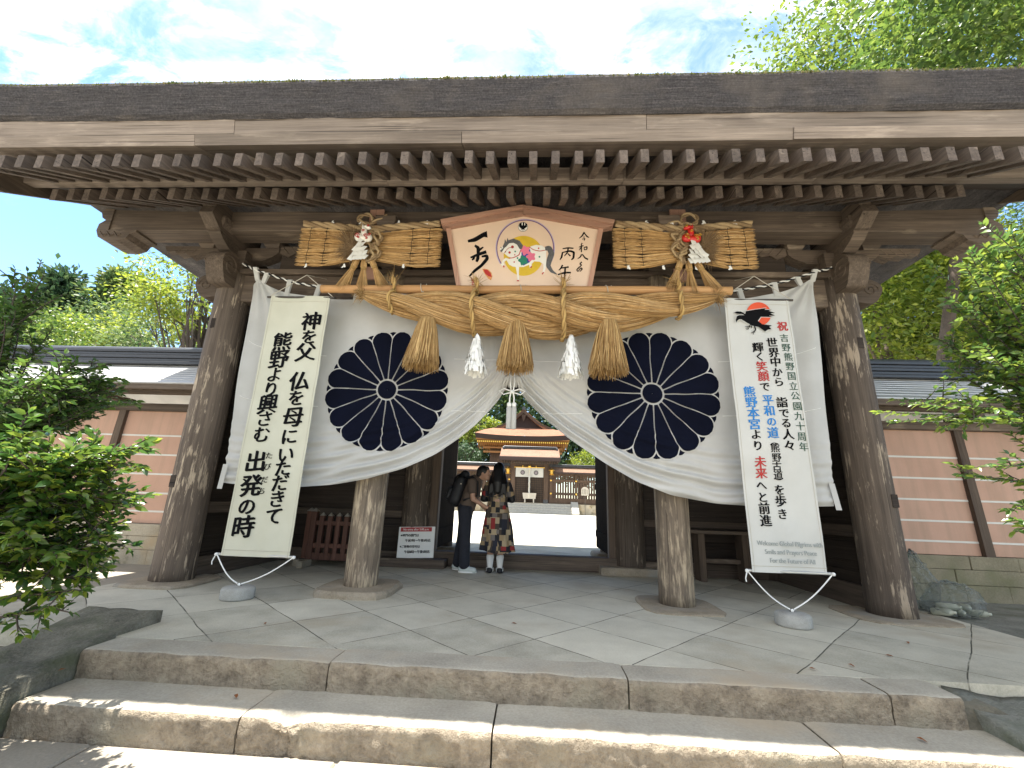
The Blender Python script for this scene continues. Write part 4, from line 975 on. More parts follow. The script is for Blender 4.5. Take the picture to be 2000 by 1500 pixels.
# ================================================================ painted votive board
def make_ema():
    E = empty('votive_board', (-.17, 4.78, 4.1), 'large five-sided wooden votive board painted with a decorated horse, under the eave', 'votive board')
    y = 4.765
    u = lambda px, py: (-1.268+(px/2000)*2.208+(.090*(py/1000))*(1-px/2000*1.333), 4.70-1.22*py/1000)
    U = lambda pts: [u(*p) for p in pts]
    face = U([(118, 285), (965, 128), (1825, 283), (1695, 940), (235, 940)])
    b = MB().prism(face, 'y', y+.006, y+.03); b.build('panel', M['panel_wood'], E)
    def rail(name, pts, y0, y1, m='pink_wood'): MB().prism(U(pts), 'y', y0, y1).build(name, M[m], E)
    rail('frame', [(66, 285), (118, 275), (237, 945), (187, 945)], y-.02, y+.04, 'pink_wood_z'); rail('frame', [(1878, 280), (1824, 275), (1692, 945), (1745, 945)], y-.02, y+.04, 'pink_wood_z')
    rail('frame', [(187, 962), (187, 942), (1745, 942), (1745, 962)], y-.018, y+.04)
    rail('roof_rail', [(20, 262), (960, 70), (960, 128), (80, 290)], y-.045, y+.05); rail('roof_rail', [(1985, 262), (964, 70), (964, 128), (1880, 290)], y-.045, y+.05)
    rail('roof_cap', [(8, 208), (961, 32), (961, 68), (20, 260)], y-.075, y+.07); rail('roof_cap', [(1998, 213), (963, 32), (963, 68), (1985, 260)], y-.075, y+.07)
    box('hanger', M['pink_wood_z'], E, -.245, -.150, y+.03, y+.09, 4.55, 4.80)
    yy = y+.0045
    def S(name, strokes, m, k=0): return poly_sheet(name, [(U2(s), k+i) for i, s in enumerate(strokes)], yy, M[m], E)
    U2 = lambda s: U(stroke(*s))
    # brush lettering
    S('brush_words', [(([(318, 422), (400, 405), (500, 345), (545, 340)], [30, 50, 52, 78])), (([(400, 470), (440, 500), (440, 560)], [25, 42, 38])), (([(440, 545), (470, 510), (500, 490)], [18, 26, 14])), (([(350, 612), (440, 575), (535, 545)], [20, 34, 38])),
                    (([(440, 560), (435, 625), (420, 660)], [34, 40, 26])), (([(395, 600), (385, 625), (368, 640)], [22, 28, 16])), (([(480, 600), (540, 590), (545, 625), (480, 700), (400, 760), (335, 825)], [20, 36, 40, 34, 32, 16]))], 'black_ink')
    S('brush_date', [(([(1665, 312), (1640, 355), (1605, 385)], [18, 16, 7])), (([(1665, 325), (1695, 365), (1718, 375)], [12, 16, 9])), (([(1650, 372), (1668, 370)], [9, 9])), (([(1640, 395), (1672, 388), (1660, 412)], [9, 12, 7])),
                    (([(1640, 440), (1625, 460)], [16, 8])), (([(1600, 488), (1655, 470)], [8, 13])), (([(1632, 460), (1630, 545)], [13, 13])), (([(1628, 490), (1602, 525)], [11, 6])), (([(1660, 492), (1665, 520)], [10, 10])), (([(1660, 492), (1695, 482), (1690, 515), (1664, 520)], [9, 13, 11, 8])),
                    (([(1632, 570), (1618, 600), (1586, 622)], [13, 13, 6])), (([(1640, 568), (1670, 610), (1705, 628)], [10, 16, 16])),
                    (([(1635, 655), (1610, 680), (1635, 690), (1600, 720), (1575, 745), (1590, 765), (1625, 720), (1640, 735), (1612, 765)], [13, 11, 10, 13, 12, 9, 10, 13, 7])),
                    ], 'black_ink')
    S('brush_words', [(([(1415, 505), (1480, 495), (1540, 500)], [12, 17, 15])), (([(1415, 545), (1405, 600), (1385, 632)], [16, 20, 10])), (([(1415, 548), (1500, 530), (1545, 545), (1540, 610), (1515, 632)], [12, 20, 26, 22, 11])), (([(1480, 500), (1470, 550), (1435, 590)], [17, 16, 9])), (([(1475, 560), (1505, 590)], [12, 15])),
                    (([(1415, 690), (1395, 730), (1370, 750)], [18, 17, 8])), (([(1400, 725), (1485, 712)], [13, 18])), (([(1360, 798), (1440, 775), (1510, 775)], [14, 20, 18])), (([(1445, 720), (1440, 800), (1432, 885)], [19, 19, 9]))], 'black_ink')
    # rings, golden disc
    ring = lambda cx, cy, r, w, a0, a1: U([(cx+(r+w)*cos(a), cy-(r+w)*1.0*sin(a)) for a in np.linspace(a0, a1, 60)]+[(cx+r*cos(a), cy-r*1.0*sin(a)) for a in np.linspace(a1, a0, 60)])
    cx, cy, R = 985, 500, 325
    M['violet'] = flat('violet_paint', (.10, .02, .14), .6, bump=0); M['pale_violet'] = flat('pale_violet_paint', (.42, .36, .52), .6, bump=0); M['ochre'] = flat('ochre_paint', (.62, .42, .03), .6, bump=0)
    M['pink_paint'] = flat('pink_paint', (.72, .17, .28), .6, bump=0); M['green_paint'] = flat('green_paint', (.02, .20, .13), .6, bump=0); M['blue_paint'] = flat('deep_blue_paint', (.035, .05, .28), .6, bump=0); M['horse_white'] = flat('white_paint', (.76, .74, .69), .6, var=.04, bump=0); M['grey_paint'] = flat('grey_paint', (.10, .10, .105), .6, var=.3, scale=40, bump=0); M['leaf_orange'] = flat('orange_paint', (.62, .28, .10), .6, var=.3, scale=60, bump=0)
    poly_sheet('painted_ring', [(ring(cx, cy, R+2, 16, radians(-28), radians(212)), 0)], yy, M['pale_violet'], E)
    poly_sheet('painted_ring', [(ring(cx, cy, R-2, 9, radians(-25), radians(222)), 1)], yy, M['violet'], E)
    poly_sheet('golden_disc', [(U(circ(965, 585, 228, 60)), 0)], yy, M['ochre'], E)
    k = 3
    body = [(690, 520), (715, 545), (740, 560), (790, 600), (830, 612), (800, 625), (760, 612), (725, 640), (705, 690), (735, 720), (750, 705), (735, 665), (770, 640), (800, 690), (840, 710), (875, 715), (890, 780), (897, 865), (918, 868), (912, 800), (915, 715), (965, 715), (1030, 690), (1040, 730), (1062, 718), (1060, 680), (1090, 650), (1150, 655), (1195, 680), (1195, 730), (1180, 790), (1200, 790), (1225, 720), (1228, 640), (1225, 560), (1230, 510), (1180, 470), (1110, 462), (1050, 480), (1010, 520), (950, 520), (900, 440), (850, 420), (790, 440), (740, 470), (700, 495)]
    poly_sheet('horse', [(U(body), k)], yy, M['horse_white'], E)
    mane = [(705, 550), (695, 530), (730, 500), (725, 480), (745, 440), (750, 395), (768, 430), (780, 380), (792, 410), (850, 390), (920, 415), (960, 470), (945, 520), (920, 510), (890, 460), (850, 440), (800, 445), (770, 480), (745, 500), (720, 540)]
    tail = stroke([(1215, 505), (1262, 500), (1290, 560), (1262, 640), (1250, 700), (1290, 760), (1350, 795)], [44, 60, 66, 62, 52, 36, 8])
    poly_sheet('horse_mane', [(U(mane), k+1)], yy, M['grey_paint'], E); poly_sheet('horse_tail', [(U(tail), k+1)], yy, M['grey_paint'], E)
    poly_sheet('saddle_cloth', [(U([(945, 510), (1040, 510), (1060, 600), (1040, 660), (965, 700), (940, 620)]), k+1)], yy, M['blue_paint'], E)
    flower = lambda cx_, cy_, r: U([(cx_+r*(1-.16*(1+cos(5*a)))*cos(a), cy_+r*(1-.16*(1+cos(5*a)))*sin(a)) for a in np.linspace(0, 2*pi, 51)[:-1]])
    poly_sheet('painted_flower', [(flower(988, 528, 60), k+2), (flower(1052, 598, 58), k+3)], yy, M['pink_paint'], E)
    poly_sheet('painted_flower', [(flower(962, 640, 60), k+2)], yy, M['green_paint'], E)
    bd = [U(stroke([(935, 520), (915, 580), (850, 612), (795, 618)], [9, 10, 9, 9])), U(stroke([(1030, 485), (1080, 520), (1150, 535), (1215, 525)], [7, 9, 9, 7])), U(circ(838, 488, 17, 12)), U(circ(805, 552, 14, 12)), U(stroke([(740, 560), (790, 500), (850, 490)], [5, 6, 6])), U(stroke([(735, 700), (742, 722)], [18, 14])), U(stroke([(890, 868), (915, 868)], [14, 14])), U(stroke([(1045, 725), (1062, 708)], [13, 16])), U(stroke([(1180, 795), (1198, 772)], [12, 16])), U(circ(865, 578, 8, 8)), U(circ(858, 660, 9, 8)), U(circ(1140, 503, 10, 8))]
    poly_sheet('harness', [(p, k+4) for p in bd], yy, M['red_ink'], E)
    poly_sheet('painted_spot', [(U(circ(870, 540, 10, 8)), k+4), (U(circ(897, 615, 11, 8)), k+4), (U(circ(1150, 600, 11, 8)), k+4)], yy, M['green_paint'], E)
    poly_sheet('horse_eye', [(U(circ(757, 545, 7, 8)), k+4), (U(stroke([(700, 490), (715, 505)], [8, 3])), k+4)], yy, M['black_ink'], E)
    # round crow emblem, fan and seal
    poly_sheet('emblem_ground', [(U(circ(960, 252, 57, 30)), 0)], yy, M['horse_white'], E)
    cr = [(912, 245), (920, 210), (945, 198), (945, 232), (955, 236), (958, 198), (976, 200), (975, 236), (985, 232), (985, 200), (1005, 215), (1008, 250), (985, 268), (972, 278), (945, 278), (930, 265)]
    poly_sheet('crow_emblem', [(U(cr), 1)]+[(U(stroke([(960, 275), p], [7, 5])), 2) for p in ((935, 290), (960, 303), (985, 290))], yy, M['black_ink'], E)
    poly_sheet('emblem_rim', [(ring(960, 252, 53, 4, 0, 2*pi), 2)], yy, M['black_ink'], E)
    fan = [(488, 740), (515, 735), (560, 745), (595, 780), (606, 820), (590, 865), (560, 850), (520, 800), (500, 770)]
    poly_sheet('painted_fan', [(U(fan), 0)], yy, M['leaf_orange'], E); poly_sheet('painted_fan', [(U([(500, 745), (545, 745), (585, 785), (598, 830), (560, 820), (520, 790)]), 1)], yy, M['red_ink'], E)
    sealp = [(U(stroke([(355, 845), (440, 845), (440, 930), (355, 930), (355, 845)], [6]*5, 1)), 0)]+[(U(stroke([(362, 858+18*i), (394, 856+18*i)], [7, 7], 1)), 0) for i in range(4)]+[(U(stroke([(378, 852), (376, 920)], [6, 6], 1)), 1)]+[(U(stroke([(402, 858+15*i), (434, 860+15*i)], [6, 6], 1)), 0) for i in range(5)]+[(U(stroke([(404, 855), (404, 922)], [6, 6], 1)), 1), (U(stroke([(432, 855), (432, 922)], [6, 6], 1)), 1)]
    poly_sheet('red_seal', sealp, yy, M['red_ink'], E)
make_ema()

# ================================================================ long banners with their weights
def banner(x0, x1, z0, z1, m, label, wl, wx, wlabel):
    y = 4.75; B = empty('banner', ((x0+x1)/2, y, z1), label, 'banner', 'long vertical banners on the gate')
    nx, nz = 30, 110; V = []; w = x1-x0
    def dep(x, z):
        v = (z1-z)/(z1-z0); return y+.016*sin(v*9+1.5*vnoise(x*2, z, 1))*v*(1-v)*2+.022*vnoise(x*2.4, z*1.3, 6)+.008*vnoise(x*7, z*3, 2)+.006*sin((x-x0)/w*pi*2+v*4)
    for i in range(nx+1):
        for k in range(nz+1): x = x0+w*i/nx; z = z1+(z0-z1)*k/nz; V.append((x, dep(x, z), z))
    F = np.array([(i*(nz+1)+k, i*(nz+1)+k+1, (i+1)*(nz+1)+k+1, (i+1)*(nz+1)+k) for i in range(nx) for k in range(nz)])
    c = mk('cloth', V, F, m, B, smooth=True)
    b = MB()
    for z in (z1-.075, z0+.06): b.tube([(x0+w*i/20, dep(x0+w*i/20, z)-.003, z) for i in range(21)], .0022, 4)
    for x in (x0+.022, x1-.022): b.tube([(x, dep(x, z)-.003, z) for z in np.linspace(z1, z0, 40)], .0018, 4)
    b.build('hem_stitching', M['string'], c)
    for z in (z1-.012, z0+.012):
        MB().tube([(x0-.055, y+.012, z), (x1+.055, y+.012, z)], .014, 10).build('rod', M['rod_grey'] if z < 1 else M['metal'], B, smooth=False)
    xm = (x0+x1)/2
    b = MB(); b.tube([(x0-.04, y+.01, z1-.01), (xm+.02, y+.02, z1+.30), (x1+.04, y+.01, z1-.01)], .005, 6); b.tube([(xm+.02, y+.02, z1+.30), (xm+.02, 5.24, z1+.50)], .004, 5); b.build('hanging_cord', M['string'], B)
    def sagc(xa, xb, za, zb, s): return [(xa+(xb-xa)*t, 4.75-.03*t, za+(zb-za)*t-s*sin(pi*t)) for t in np.linspace(0, 1, 14)]
    b = MB(); b.tube(sagc(x0-.045, wx, z0+.01, .135, .05), .0065, 6); b.tube(sagc(x1+.045, wx, z0+.01, .135, .035), .0065, 6); b.ell((wx, 4.72, .135), (.02, .015, .015), 8, 6)
    b.tube([(x0-.05, 4.74, z0+.012), (x0-.075, 4.735, z0-.06), (x0-.07, 4.735, z0-.09)], .006, 6); b.ell((x0-.05, 4.745, z0+.01), (.018, .018, .018), 8, 6); b.ell((x1+.05, 4.745, z0+.01), (.018, .018, .018), 8, 6); b.build('lower_cord', M['white_paper'], B)
    s = empty('weight_stone', (wx, 4.72, 0), wlabel, 'stone weight', 'round stones weighing down the banners')
    b = MB(); b.lathe([(.146, 0), (.155, .006), (.157, .02), (.157, .055), (.156, .088), (.149, .104), (.134, .113), (.10, .118), (.02, .12)], (wx, 4.72, .002), 36, wob=lambda a, z: .03*vnoise(cos(a)*1.5, sin(a)*1.5, z*6+wx)); b.build('stone', M['granite'], s, smooth=True)
    MB().tube([(wx-.02, 4.72, .118), (wx-.015, 4.72, .145), (wx+.015, 4.72, .145), (wx+.02, 4.72, .118)], .006, 6).build('ring', M['metal'], s)
    return B, (lambda x, z: dep(x, z)-.005)
M['rod_grey'] = flat('aluminium_rod', (.45, .45, .44), .35, .8)
BL_, sl = banner(-3.275, -2.535, .40, 3.40, M['banner_l'], 'cream vertical banner with big black brush lettering, hung at the left of the gate', 0, -3.0, 'round grey stone weight under the cream banner on the left')
L1 = '神-2.71,3.06 を-2.705,2.86 父-2.72,2.67 仏-2.73,2.31 を-2.735,2.11 母-2.74,1.89 に-2.75,1.67 い-2.76,1.47 た-2.765,1.32 だ-2.77,1.16 き-2.775,0.99 て-2.78,0.81 熊-3.03,2.80 野-3.035,2.58 よ-3.05,2.39 り-3.06,2.21 興-3.06,2.03 さ-3.06,1.86 む-3.06,1.68 出-3.07,1.38 発-3.08,1.12 の-3.085,0.90 時-3.085,0.69'
letters('lettering', parse(L1, .215, .80), 0, M['black_ink'], BL_, pen=(.085, -.035), shear=.13, copies=5, surf=sl)
letters('lettering', parse('た-2.935,1.45 び-2.935,1.33 だ-2.945,1.19 ち-2.955,1.07', .068, 1), 0, M['black_ink'], BL_, pen=(.06, -.02), shear=.1, copies=3, surf=sl)
BR_, sr = banner(2.175, 2.90, .46, 3.425, M['banner_r'], 'white vertical banner with a black crow on a red sun, at the right', 0, 2.50, 'round grey stone weight under the white crow banner on the right')
letters('lettering', parse('世2.65,2.88 界2.655,2.76 中2.66,2.65 か2.665,2.53 ら2.67,2.42 詣2.675,2.19 で2.68,2.07 る2.685,1.96 人2.69,1.84 々2.69,1.72 輝2.49,2.82 く2.50,2.71 で2.51,2.36 を2.54,1.26 歩2.54,1.15 き2.54,1.02 よ2.355,1.83 り2.36,1.71 へ2.36,1.30 と2.36,1.18 前2.36,1.07 進2.36,0.95', .108, .92), 0, M['black_ink'], BR_, pen=(.07, -.02), shear=.06, copies=4, surf=sr)
letters('lettering', parse('（2.53,1.765 熊2.535,1.69 野2.54,1.59 古2.535,1.50 道2.54,1.41 ）2.54,1.34', .088), 0, M['black_ink'], BR_, pen=(.045, -.01), shear=.05, copies=3, surf=sr)
letters('lettering', parse('笑2.505,2.595 顔2.51,2.48 未2.37,1.54 来2.37,1.425 祝2.79,3.08', .108), 0, M['red_ink'], BR_, pen=(.07, -.02), shear=.06, copies=4, surf=sr)
letters('lettering', parse('平2.525,2.21 和2.525,2.09 の2.53,1.97 道2.53,1.85 熊2.34,2.30 野2.345,2.18 本2.35,2.06 宮2.35,1.94', .112), 0, M['blue_ink'], BR_, pen=(.07, -.02), shear=.06, copies=4, surf=sr)
letters('lettering', parse('吉2.79,2.935 野2.795,2.82 熊2.805,2.71 野2.81,2.60 国2.815,2.49 立2.82,2.375 公2.825,2.265 園2.83,2.15 九2.83,2.04 十2.83,1.93 周2.83,1.82 年2.835,1.71', .088), 0, M['green_ink'], BR_, pen=(.03, 0), shear=.02, copies=2, surf=sr)
for s_, a, b_, z in (('Welcome Global Pilgrims with', 2.245, 2.875, .715), ('Smils and Prayers Peace', 2.315, 2.81, .635), ('For the Future of All', 2.355, 2.785, .555)): line_text('lettering', s_, a, b_, z, 4.735, M['grey_ink'], BR_, pen=(.05, 0), hs=.062)
def crow():
    q = lambda px, py: (2.100+px/1000*1.315-.11*py/1000, 3.572-1.39*py/1000)
    Q = lambda pts: [q(*p) for p in pts]
    poly_sheet('red_sun', [(Q(circ(356, 248, 104, 50)), 0)], 4.738, M['orange_ink'], BR_)
    crowp = [(162, 330), (158, 305), (168, 272), (190, 262), (236, 262), (246, 226), (330, 210), (417, 196), (408, 211), (467, 211), (442, 221), (494, 239), (456, 243), (492, 262), (442, 264), (472, 276), (372, 275), (346, 312), (382, 341), (462, 350), (440, 364), (458, 384), (426, 389), (402, 405), (384, 390), (350, 366), (300, 357), (250, 328), (207, 300), (186, 300), (172, 312)]
    wing = [(146, 240), (170, 229), (205, 230), (238, 250), (242, 268), (215, 252), (180, 250), (160, 246)]
    out = [(x+(5 if x > 300 else -4), y+(-5 if y < 275 else 5)) for x, y in crowp]
    poly_sheet('crow_outline', [(Q(out), 1)], 4.738, M['banner_r'], BR_)
    legs = [stroke([(280, 345), (275, 362), (238, 362)], [9, 8, 4]), stroke([(275, 362), (262, 385), (244, 388)], [7, 6, 3]), stroke([(262, 375), (238, 378)], [6, 3]), stroke([(292, 350), (288, 380)], [8, 4]), stroke([(315, 355), (325, 392), (304, 410), (284, 420)], [11, 9, 7, 3]), stroke([(308, 405), (303, 434)], [7, 3]), stroke([(312, 402), (318, 418)], [6, 3])]
    poly_sheet('crow', [(Q(crowp), 2), (Q(wing), 2)]+[(Q(l), 3) for l in legs], 4.738, M['black_ink'], BR_)
crow()

# ================================================================ notices and things inside the gate
def make_sign():
    S = empty('notice_sign', (-1.86, 7.1, .13), 'white notice board with a red heading leaning on the left door post', 'sign')
    T = Matrix.Translation((-1.86, 7.30, .135)) @ Matrix.Rotation(radians(-2.5), 4, 'Y') @ Matrix.Rotation(radians(-9), 4, 'X')
    def put(o): o.data.transform(T); return o
    put(MB().box(-.295, .295, 0, .02, 0, .475, .004).build('panel', M['white_paper'], S)); put(MB().box(-.265, .245, -.004, -.001, .40, .465).build('header', M['red_sign'], S))
    put(line_text('lettering', 'No entry after 5:00 p.m.', -.22, .20, .418, -.006, M['white_paper'], S, hs=.045))
    M['dark_green'] = M['green_ink']
    for s, a, b, z, h in (('※神門の開門は', -.255, .04, .325, .046), ('午前7時〜午後5時迄', -.175, .235, .245, .050), ('※ご祈祷の受付は', -.255, .07, .155, .046), ('午前8時〜午後5時迄', -.175, .235, .075, .050)): put(line_text('lettering', s, a, b, z, -.006, M['black_ink'], S, pen=(.05, 0), hs=h))
    return S
M['red_sign'] = flat('red_sign_paint', (.40, .03, .03), .5, bump=0)
make_sign()
def make_notice():
    S = empty('notice_board', (1.47, 9.62, .9), 'tall narrow pale notice with small vertical writing on the right rear post', 'notice')
    box('panel', M['white_paper'], S, 1.37, 1.56, 9.66, 9.68, .39, 1.39, .003)
    R = random.Random(4); P = []
    for c in range(4):
        x = 1.54-.042*c; z = 1.34
        while z > (.72 if c < 2 else .85):
            h = R.uniform(.016, .024); P.append((stroke([(x-.010, z), (x+.008, z-.004)], [.005, .005], 1), 0)); P.append((stroke([(x, z+.006), (x-.002, z-h)], [.005, .004], 1), 0)); z -= .033
    poly_sheet('lettering', P, 9.658, M['black_ink'], S)
make_notice()
def make_barrier():
    B = empty('wooden_barrier', (-3.25, 7.0, 0), 'low red brown wooden picket barrier on feet behind the left inner column', 'barrier', None)
    m = M['redbrown']; b0 = [(-3.50, .85, 1.0), (-3.38, .85, 1.0)]
    for k, x in enumerate((-3.52, -3.40, -3.27, -3.14, -3.01, -2.88, -2.75, -2.62)):
        y = 7.06 if k == 0 else 6.95; w = .045 if k < 2 else .034; h = .80 if k < 2 else .74
        box('picket', m, B, x-w, x+w, y-w, y+w, .10, h, .004)
        b = MB(); b.add([(x-w*1.15, y-w*1.15, h), (x+w*1.15, y-w*1.15, h), (x+w*1.15, y+w*1.15, h), (x-w*1.15, y+w*1.15, h), (x, y, h+.055)], [(0, 1, 4), (1, 2, 4), (2, 3, 4), (3, 0, 4), (3, 2, 1, 0)]); b.build('picket_cap', M['metal_pale'], B)
    for z0, z1 in ((.10, .20), (.27, .335), (.60, .665)): box('rail', m, B, -3.40, -2.60, 6.925, 6.975, z0, z1, .004)
    for x, y in ((-3.56, 7.0), (-3.42, 6.84), (-2.66, 6.86)): box('foot', M['pad_stone'], B, x-.045, x+.045, y-.13, y+.16, .0, .10, .006)
M['metal_pale'] = flat('pale_metal_cap', (.33, .30, .25), .5, .3)
make_barrier()
def make_bench():
    B = empty('bench', (3.05, 7.2, 0), 'dark plain wooden bench against the plank wall inside the gate', 'bench')
    box('seat', M['wood_x'], B, 2.35, 3.62, 7.05, 7.40, .68, .73); 
    for x in (2.55, 3.2): box('leg', M['wood_z'], B, x-.05, x+.05, 7.10, 7.35, 0, .68)
    box('stretcher', M['wood_x'], B, 2.6, 3.15, 7.20, 7.25, .25, .32)
make_bench()
def make_bag():
    t = NT('clear_plastic'); t.set(Base_Color=(.27, .275, .26), Roughness=.08); g = t.node('ShaderNodeBsdfTransparent'); g.inputs[0].default_value = (.90, .93, .93, 1); mx = t.node('ShaderNodeMixShader'); lw = t.node('ShaderNodeLayerWeight'); lw.inputs[0].default_value = .45
    t.l.new(t.mr(lw.outputs['Facing'], 0, 1, .10, .55), mx.inputs[0]); t.l.new(g.outputs[0], mx.inputs[1]); t.l.new(t.b.outputs[0], mx.inputs[2]); t.l.new(mx.outputs[0], t.out.inputs[0]); t.bump(t.noise(22, 4, .6, None, 1.2), .6, .02); M['clear'] = t.mat
    for (c, r, lab, sd) in (((4.52, 5.78, .30), (.20, .20, .36), 'upright crumpled clear plastic bag leaning on the right outer column', 3), ((4.66, 5.52, .16), (.30, .20, .19), 'slumped clear plastic bag with pale bottles beside the right outer column', 8)):
        b = MB(); b.ell((0, 0, 0), (1, 1, 1), 34, 20); V = []
        for v in b.v:
            q = 1+.22*vnoise(v[0]*1.3+sd, v[1]*1.3, v[2]*1.3)-.20*abs(vnoise(v[0]*3+sd, v[1]*3, v[2]*3))-.14*abs(vnoise(v[0]*6, v[1]*6+sd, v[2]*6))-.07*abs(vnoise(v[0]*14, v[1]*14+sd, v[2]*14)); z = c[2]+v[2]*r[2]*q
            pin = 1-.45*max(0, v[2])**2 if sd == 3 else 1; V.append((c[0]+v[0]*r[0]*q*pin, c[1]+v[1]*r[1]*q*pin, max(.004, z)))
        V = [(p[0]+random.uniform(-.016, .016), p[1]+random.uniform(-.016, .016), max(.004, p[2]+random.uniform(-.016, .016))) for p in V]; tag(mk('plastic_bag', V, b.f, M['clear']), lab, 'bag')
    R = random.Random(2)
    for k in range(5):
        x, y, z = 4.50+.09*k, 5.47+.03*(k % 2), .045+.05*(k % 2); a = R.uniform(-.5, .5); Mx = Matrix.Translation((x, y, z)) @ Matrix.Rotation(a, 4, 'Z') @ Matrix.Rotation(radians(82), 4, 'X')
        b = MB().lathe([(.01, 0), (.036, .004), (.038, .02), (.036, .09), (.038, .15), (.028, .18), (.014, .20), (.014, .22)], (0, 0, -.1), 14); o = b.build('plastic_bottle', M['bottle'], smooth=True); o.data.transform(Mx)
        tag(o, 'pale empty plastic bottle inside the slumped clear bag', 'bottle', 'bottles in the clear bag')
M['bottle'] = flat('pale_bottle', (.46, .47, .38), .4, bump=0)
make_bag()
def leaves_on_ground():
    m = leafmat('fallen_leaf', [(.28, .07, .02), (.35, .18, .04), (.20, .06, .03), (.45, .30, .06)], .7, .1, .2)
    for (x, y, z, y_) in ((-2.2, 3.9, 0, 1), (-.15, 4.28, 0, 1), (1.95, 3.5, 0, 0), (-1.8, 3.0, -.168, 0), (-3.0, 3.05, -.1, 0), (2.75, 3.9, 0, 0), (3.2, 4.3, 0, 0), (2.28, 3.62, 0, 0), (2.2, 2.98, -.168, 0)):
        a = random.uniform(0, 6); b = MB(); L = .028; P = [(-L, 0, .004), (-.3*L, L*.4, .012), (.4*L, L*.35, .010), (L, 0, .006), (.4*L, -L*.35, .014), (-.3*L, -L*.4, .008)]
        R = Matrix.Translation((x, y, z+.003)) @ Matrix.Rotation(a, 4, 'Z'); b.add([R @ Vector(p) for p in P], [tuple(range(6))]); tag(b.build('fallen_leaf', m), 'small dry fallen leaf on the paving or steps', 'leaf', 'fallen leaves')
leaves_on_ground()
# ================================================================ people
def blob(name, prims, mats, parent, vox=.007, smooth=4, cut=None):
    """one continuous skin over tapered capsules and ellipsoids"""
    b = MB()
    for p in prims:
        if p[0] == 'c':
            _, a, c, r0, r1 = p; a = Vector(a); c = Vector(c); n = 7
            path = [a.lerp(c, k/n) for k in range(n+1)]; rr = [r0+(r1-r0)*k/n for k in range(n+1)]; d = (c-a).normalized()
            path = [a-d*r0*.8, a-d*r0*.45]+path+[c+d*r1*.45, c+d*r1*.8]; rr = [r0*.35, r0*.85]+rr+[r1*.85, r1*.35]; b.tube(path, rr, 14)
        else:
            _, c, r = p[:3]; b.ell(c, r, 18, 12, p[3] if len(p) > 3 else None)
    o = b.build(name, mats, None, smooth=True); m = o.modifiers.new('r', 'REMESH'); m.mode = 'VOXEL'; m.voxel_size = vox
    s = o.modifiers.new('s', 'SMOOTH'); s.iterations = smooth; s.factor = .5
    bpy.context.view_layer.update(); me = bpy.data.meshes.new_from_object(o.evaluated_get(bpy.context.evaluated_depsgraph_get())); bpy.data.objects.remove(o)
    me.materials.clear(); me.materials.append(mats); me.polygons.foreach_set('use_smooth', np.ones(len(me.polygons), dtype=bool)); me.name = name
    o = bpy.data.objects.new(name, me); link(o, parent); return o
def hand(prims, w, d, up, side, s=1.0):
    """palm, four bent fingers and a thumb; w wrist point, d pointing direction, up = back of the hand, side = thumb side"""
    w, d, up, side = Vector(w), Vector(d).normalized(), Vector(up).normalized(), Vector(side).normalized()
    prims.append(('c', w, w+d*.065*s, .024*s, .030*s)); prims.append(('c', w+side*.018+d*.02, w+side*.022+d*.07*s, .017*s, .016*s))
    for k, L in enumerate((.070, .078, .072, .056)):
        b0 = w+d*.080*s+side*(.028-.019*k)*s; b1 = b0+d*L*.5*s-up*.008; b2 = b1+d*L*.40*s-up*.026*s; prims.append(('c', b0, b1, .0088*s, .0082*s)); prims.append(('c', b1, b2, .0082*s, .0070*s))
    t0 = w+d*.025*s+side*.030*s; t1 = t0+d*.035*s+side*.025*s; prims.append(('c', t0, t1, .011*s, .010*s)); prims.append(('c', t1, t1+d*.030*s-up*.006, .010*s, .008*s))
M['skin'] = flat('skin', (.46, .27, .19), .55, var=.05, bump=.05); M['hair'] = flat('black_hair', (.005, .0045, .005), .5, var=.3, scale=30, bump=.3, bd=.004)
M['tshirt'] = flat('taupe_cotton', (.10, .072, .056), .9, var=.1, scale=14, bump=.3, bd=.01); M['jeans'] = flat('dark_denim', (.016, .018, .027), .9, var=.2, scale=18, bump=.4, bd=.01); M['sneaker'] = flat('pale_sneaker', (.52, .56, .54), .6, var=.1, scale=20); M['black_cloth'] = flat('black_nylon', (.007, .0075, .010), .6, var=.25, scale=12, bump=.3, bd=.01); M['sock'] = flat('white_sock', (.68, .68, .66), .9, var=.05, scale=40, bump=.3, bd=.003)
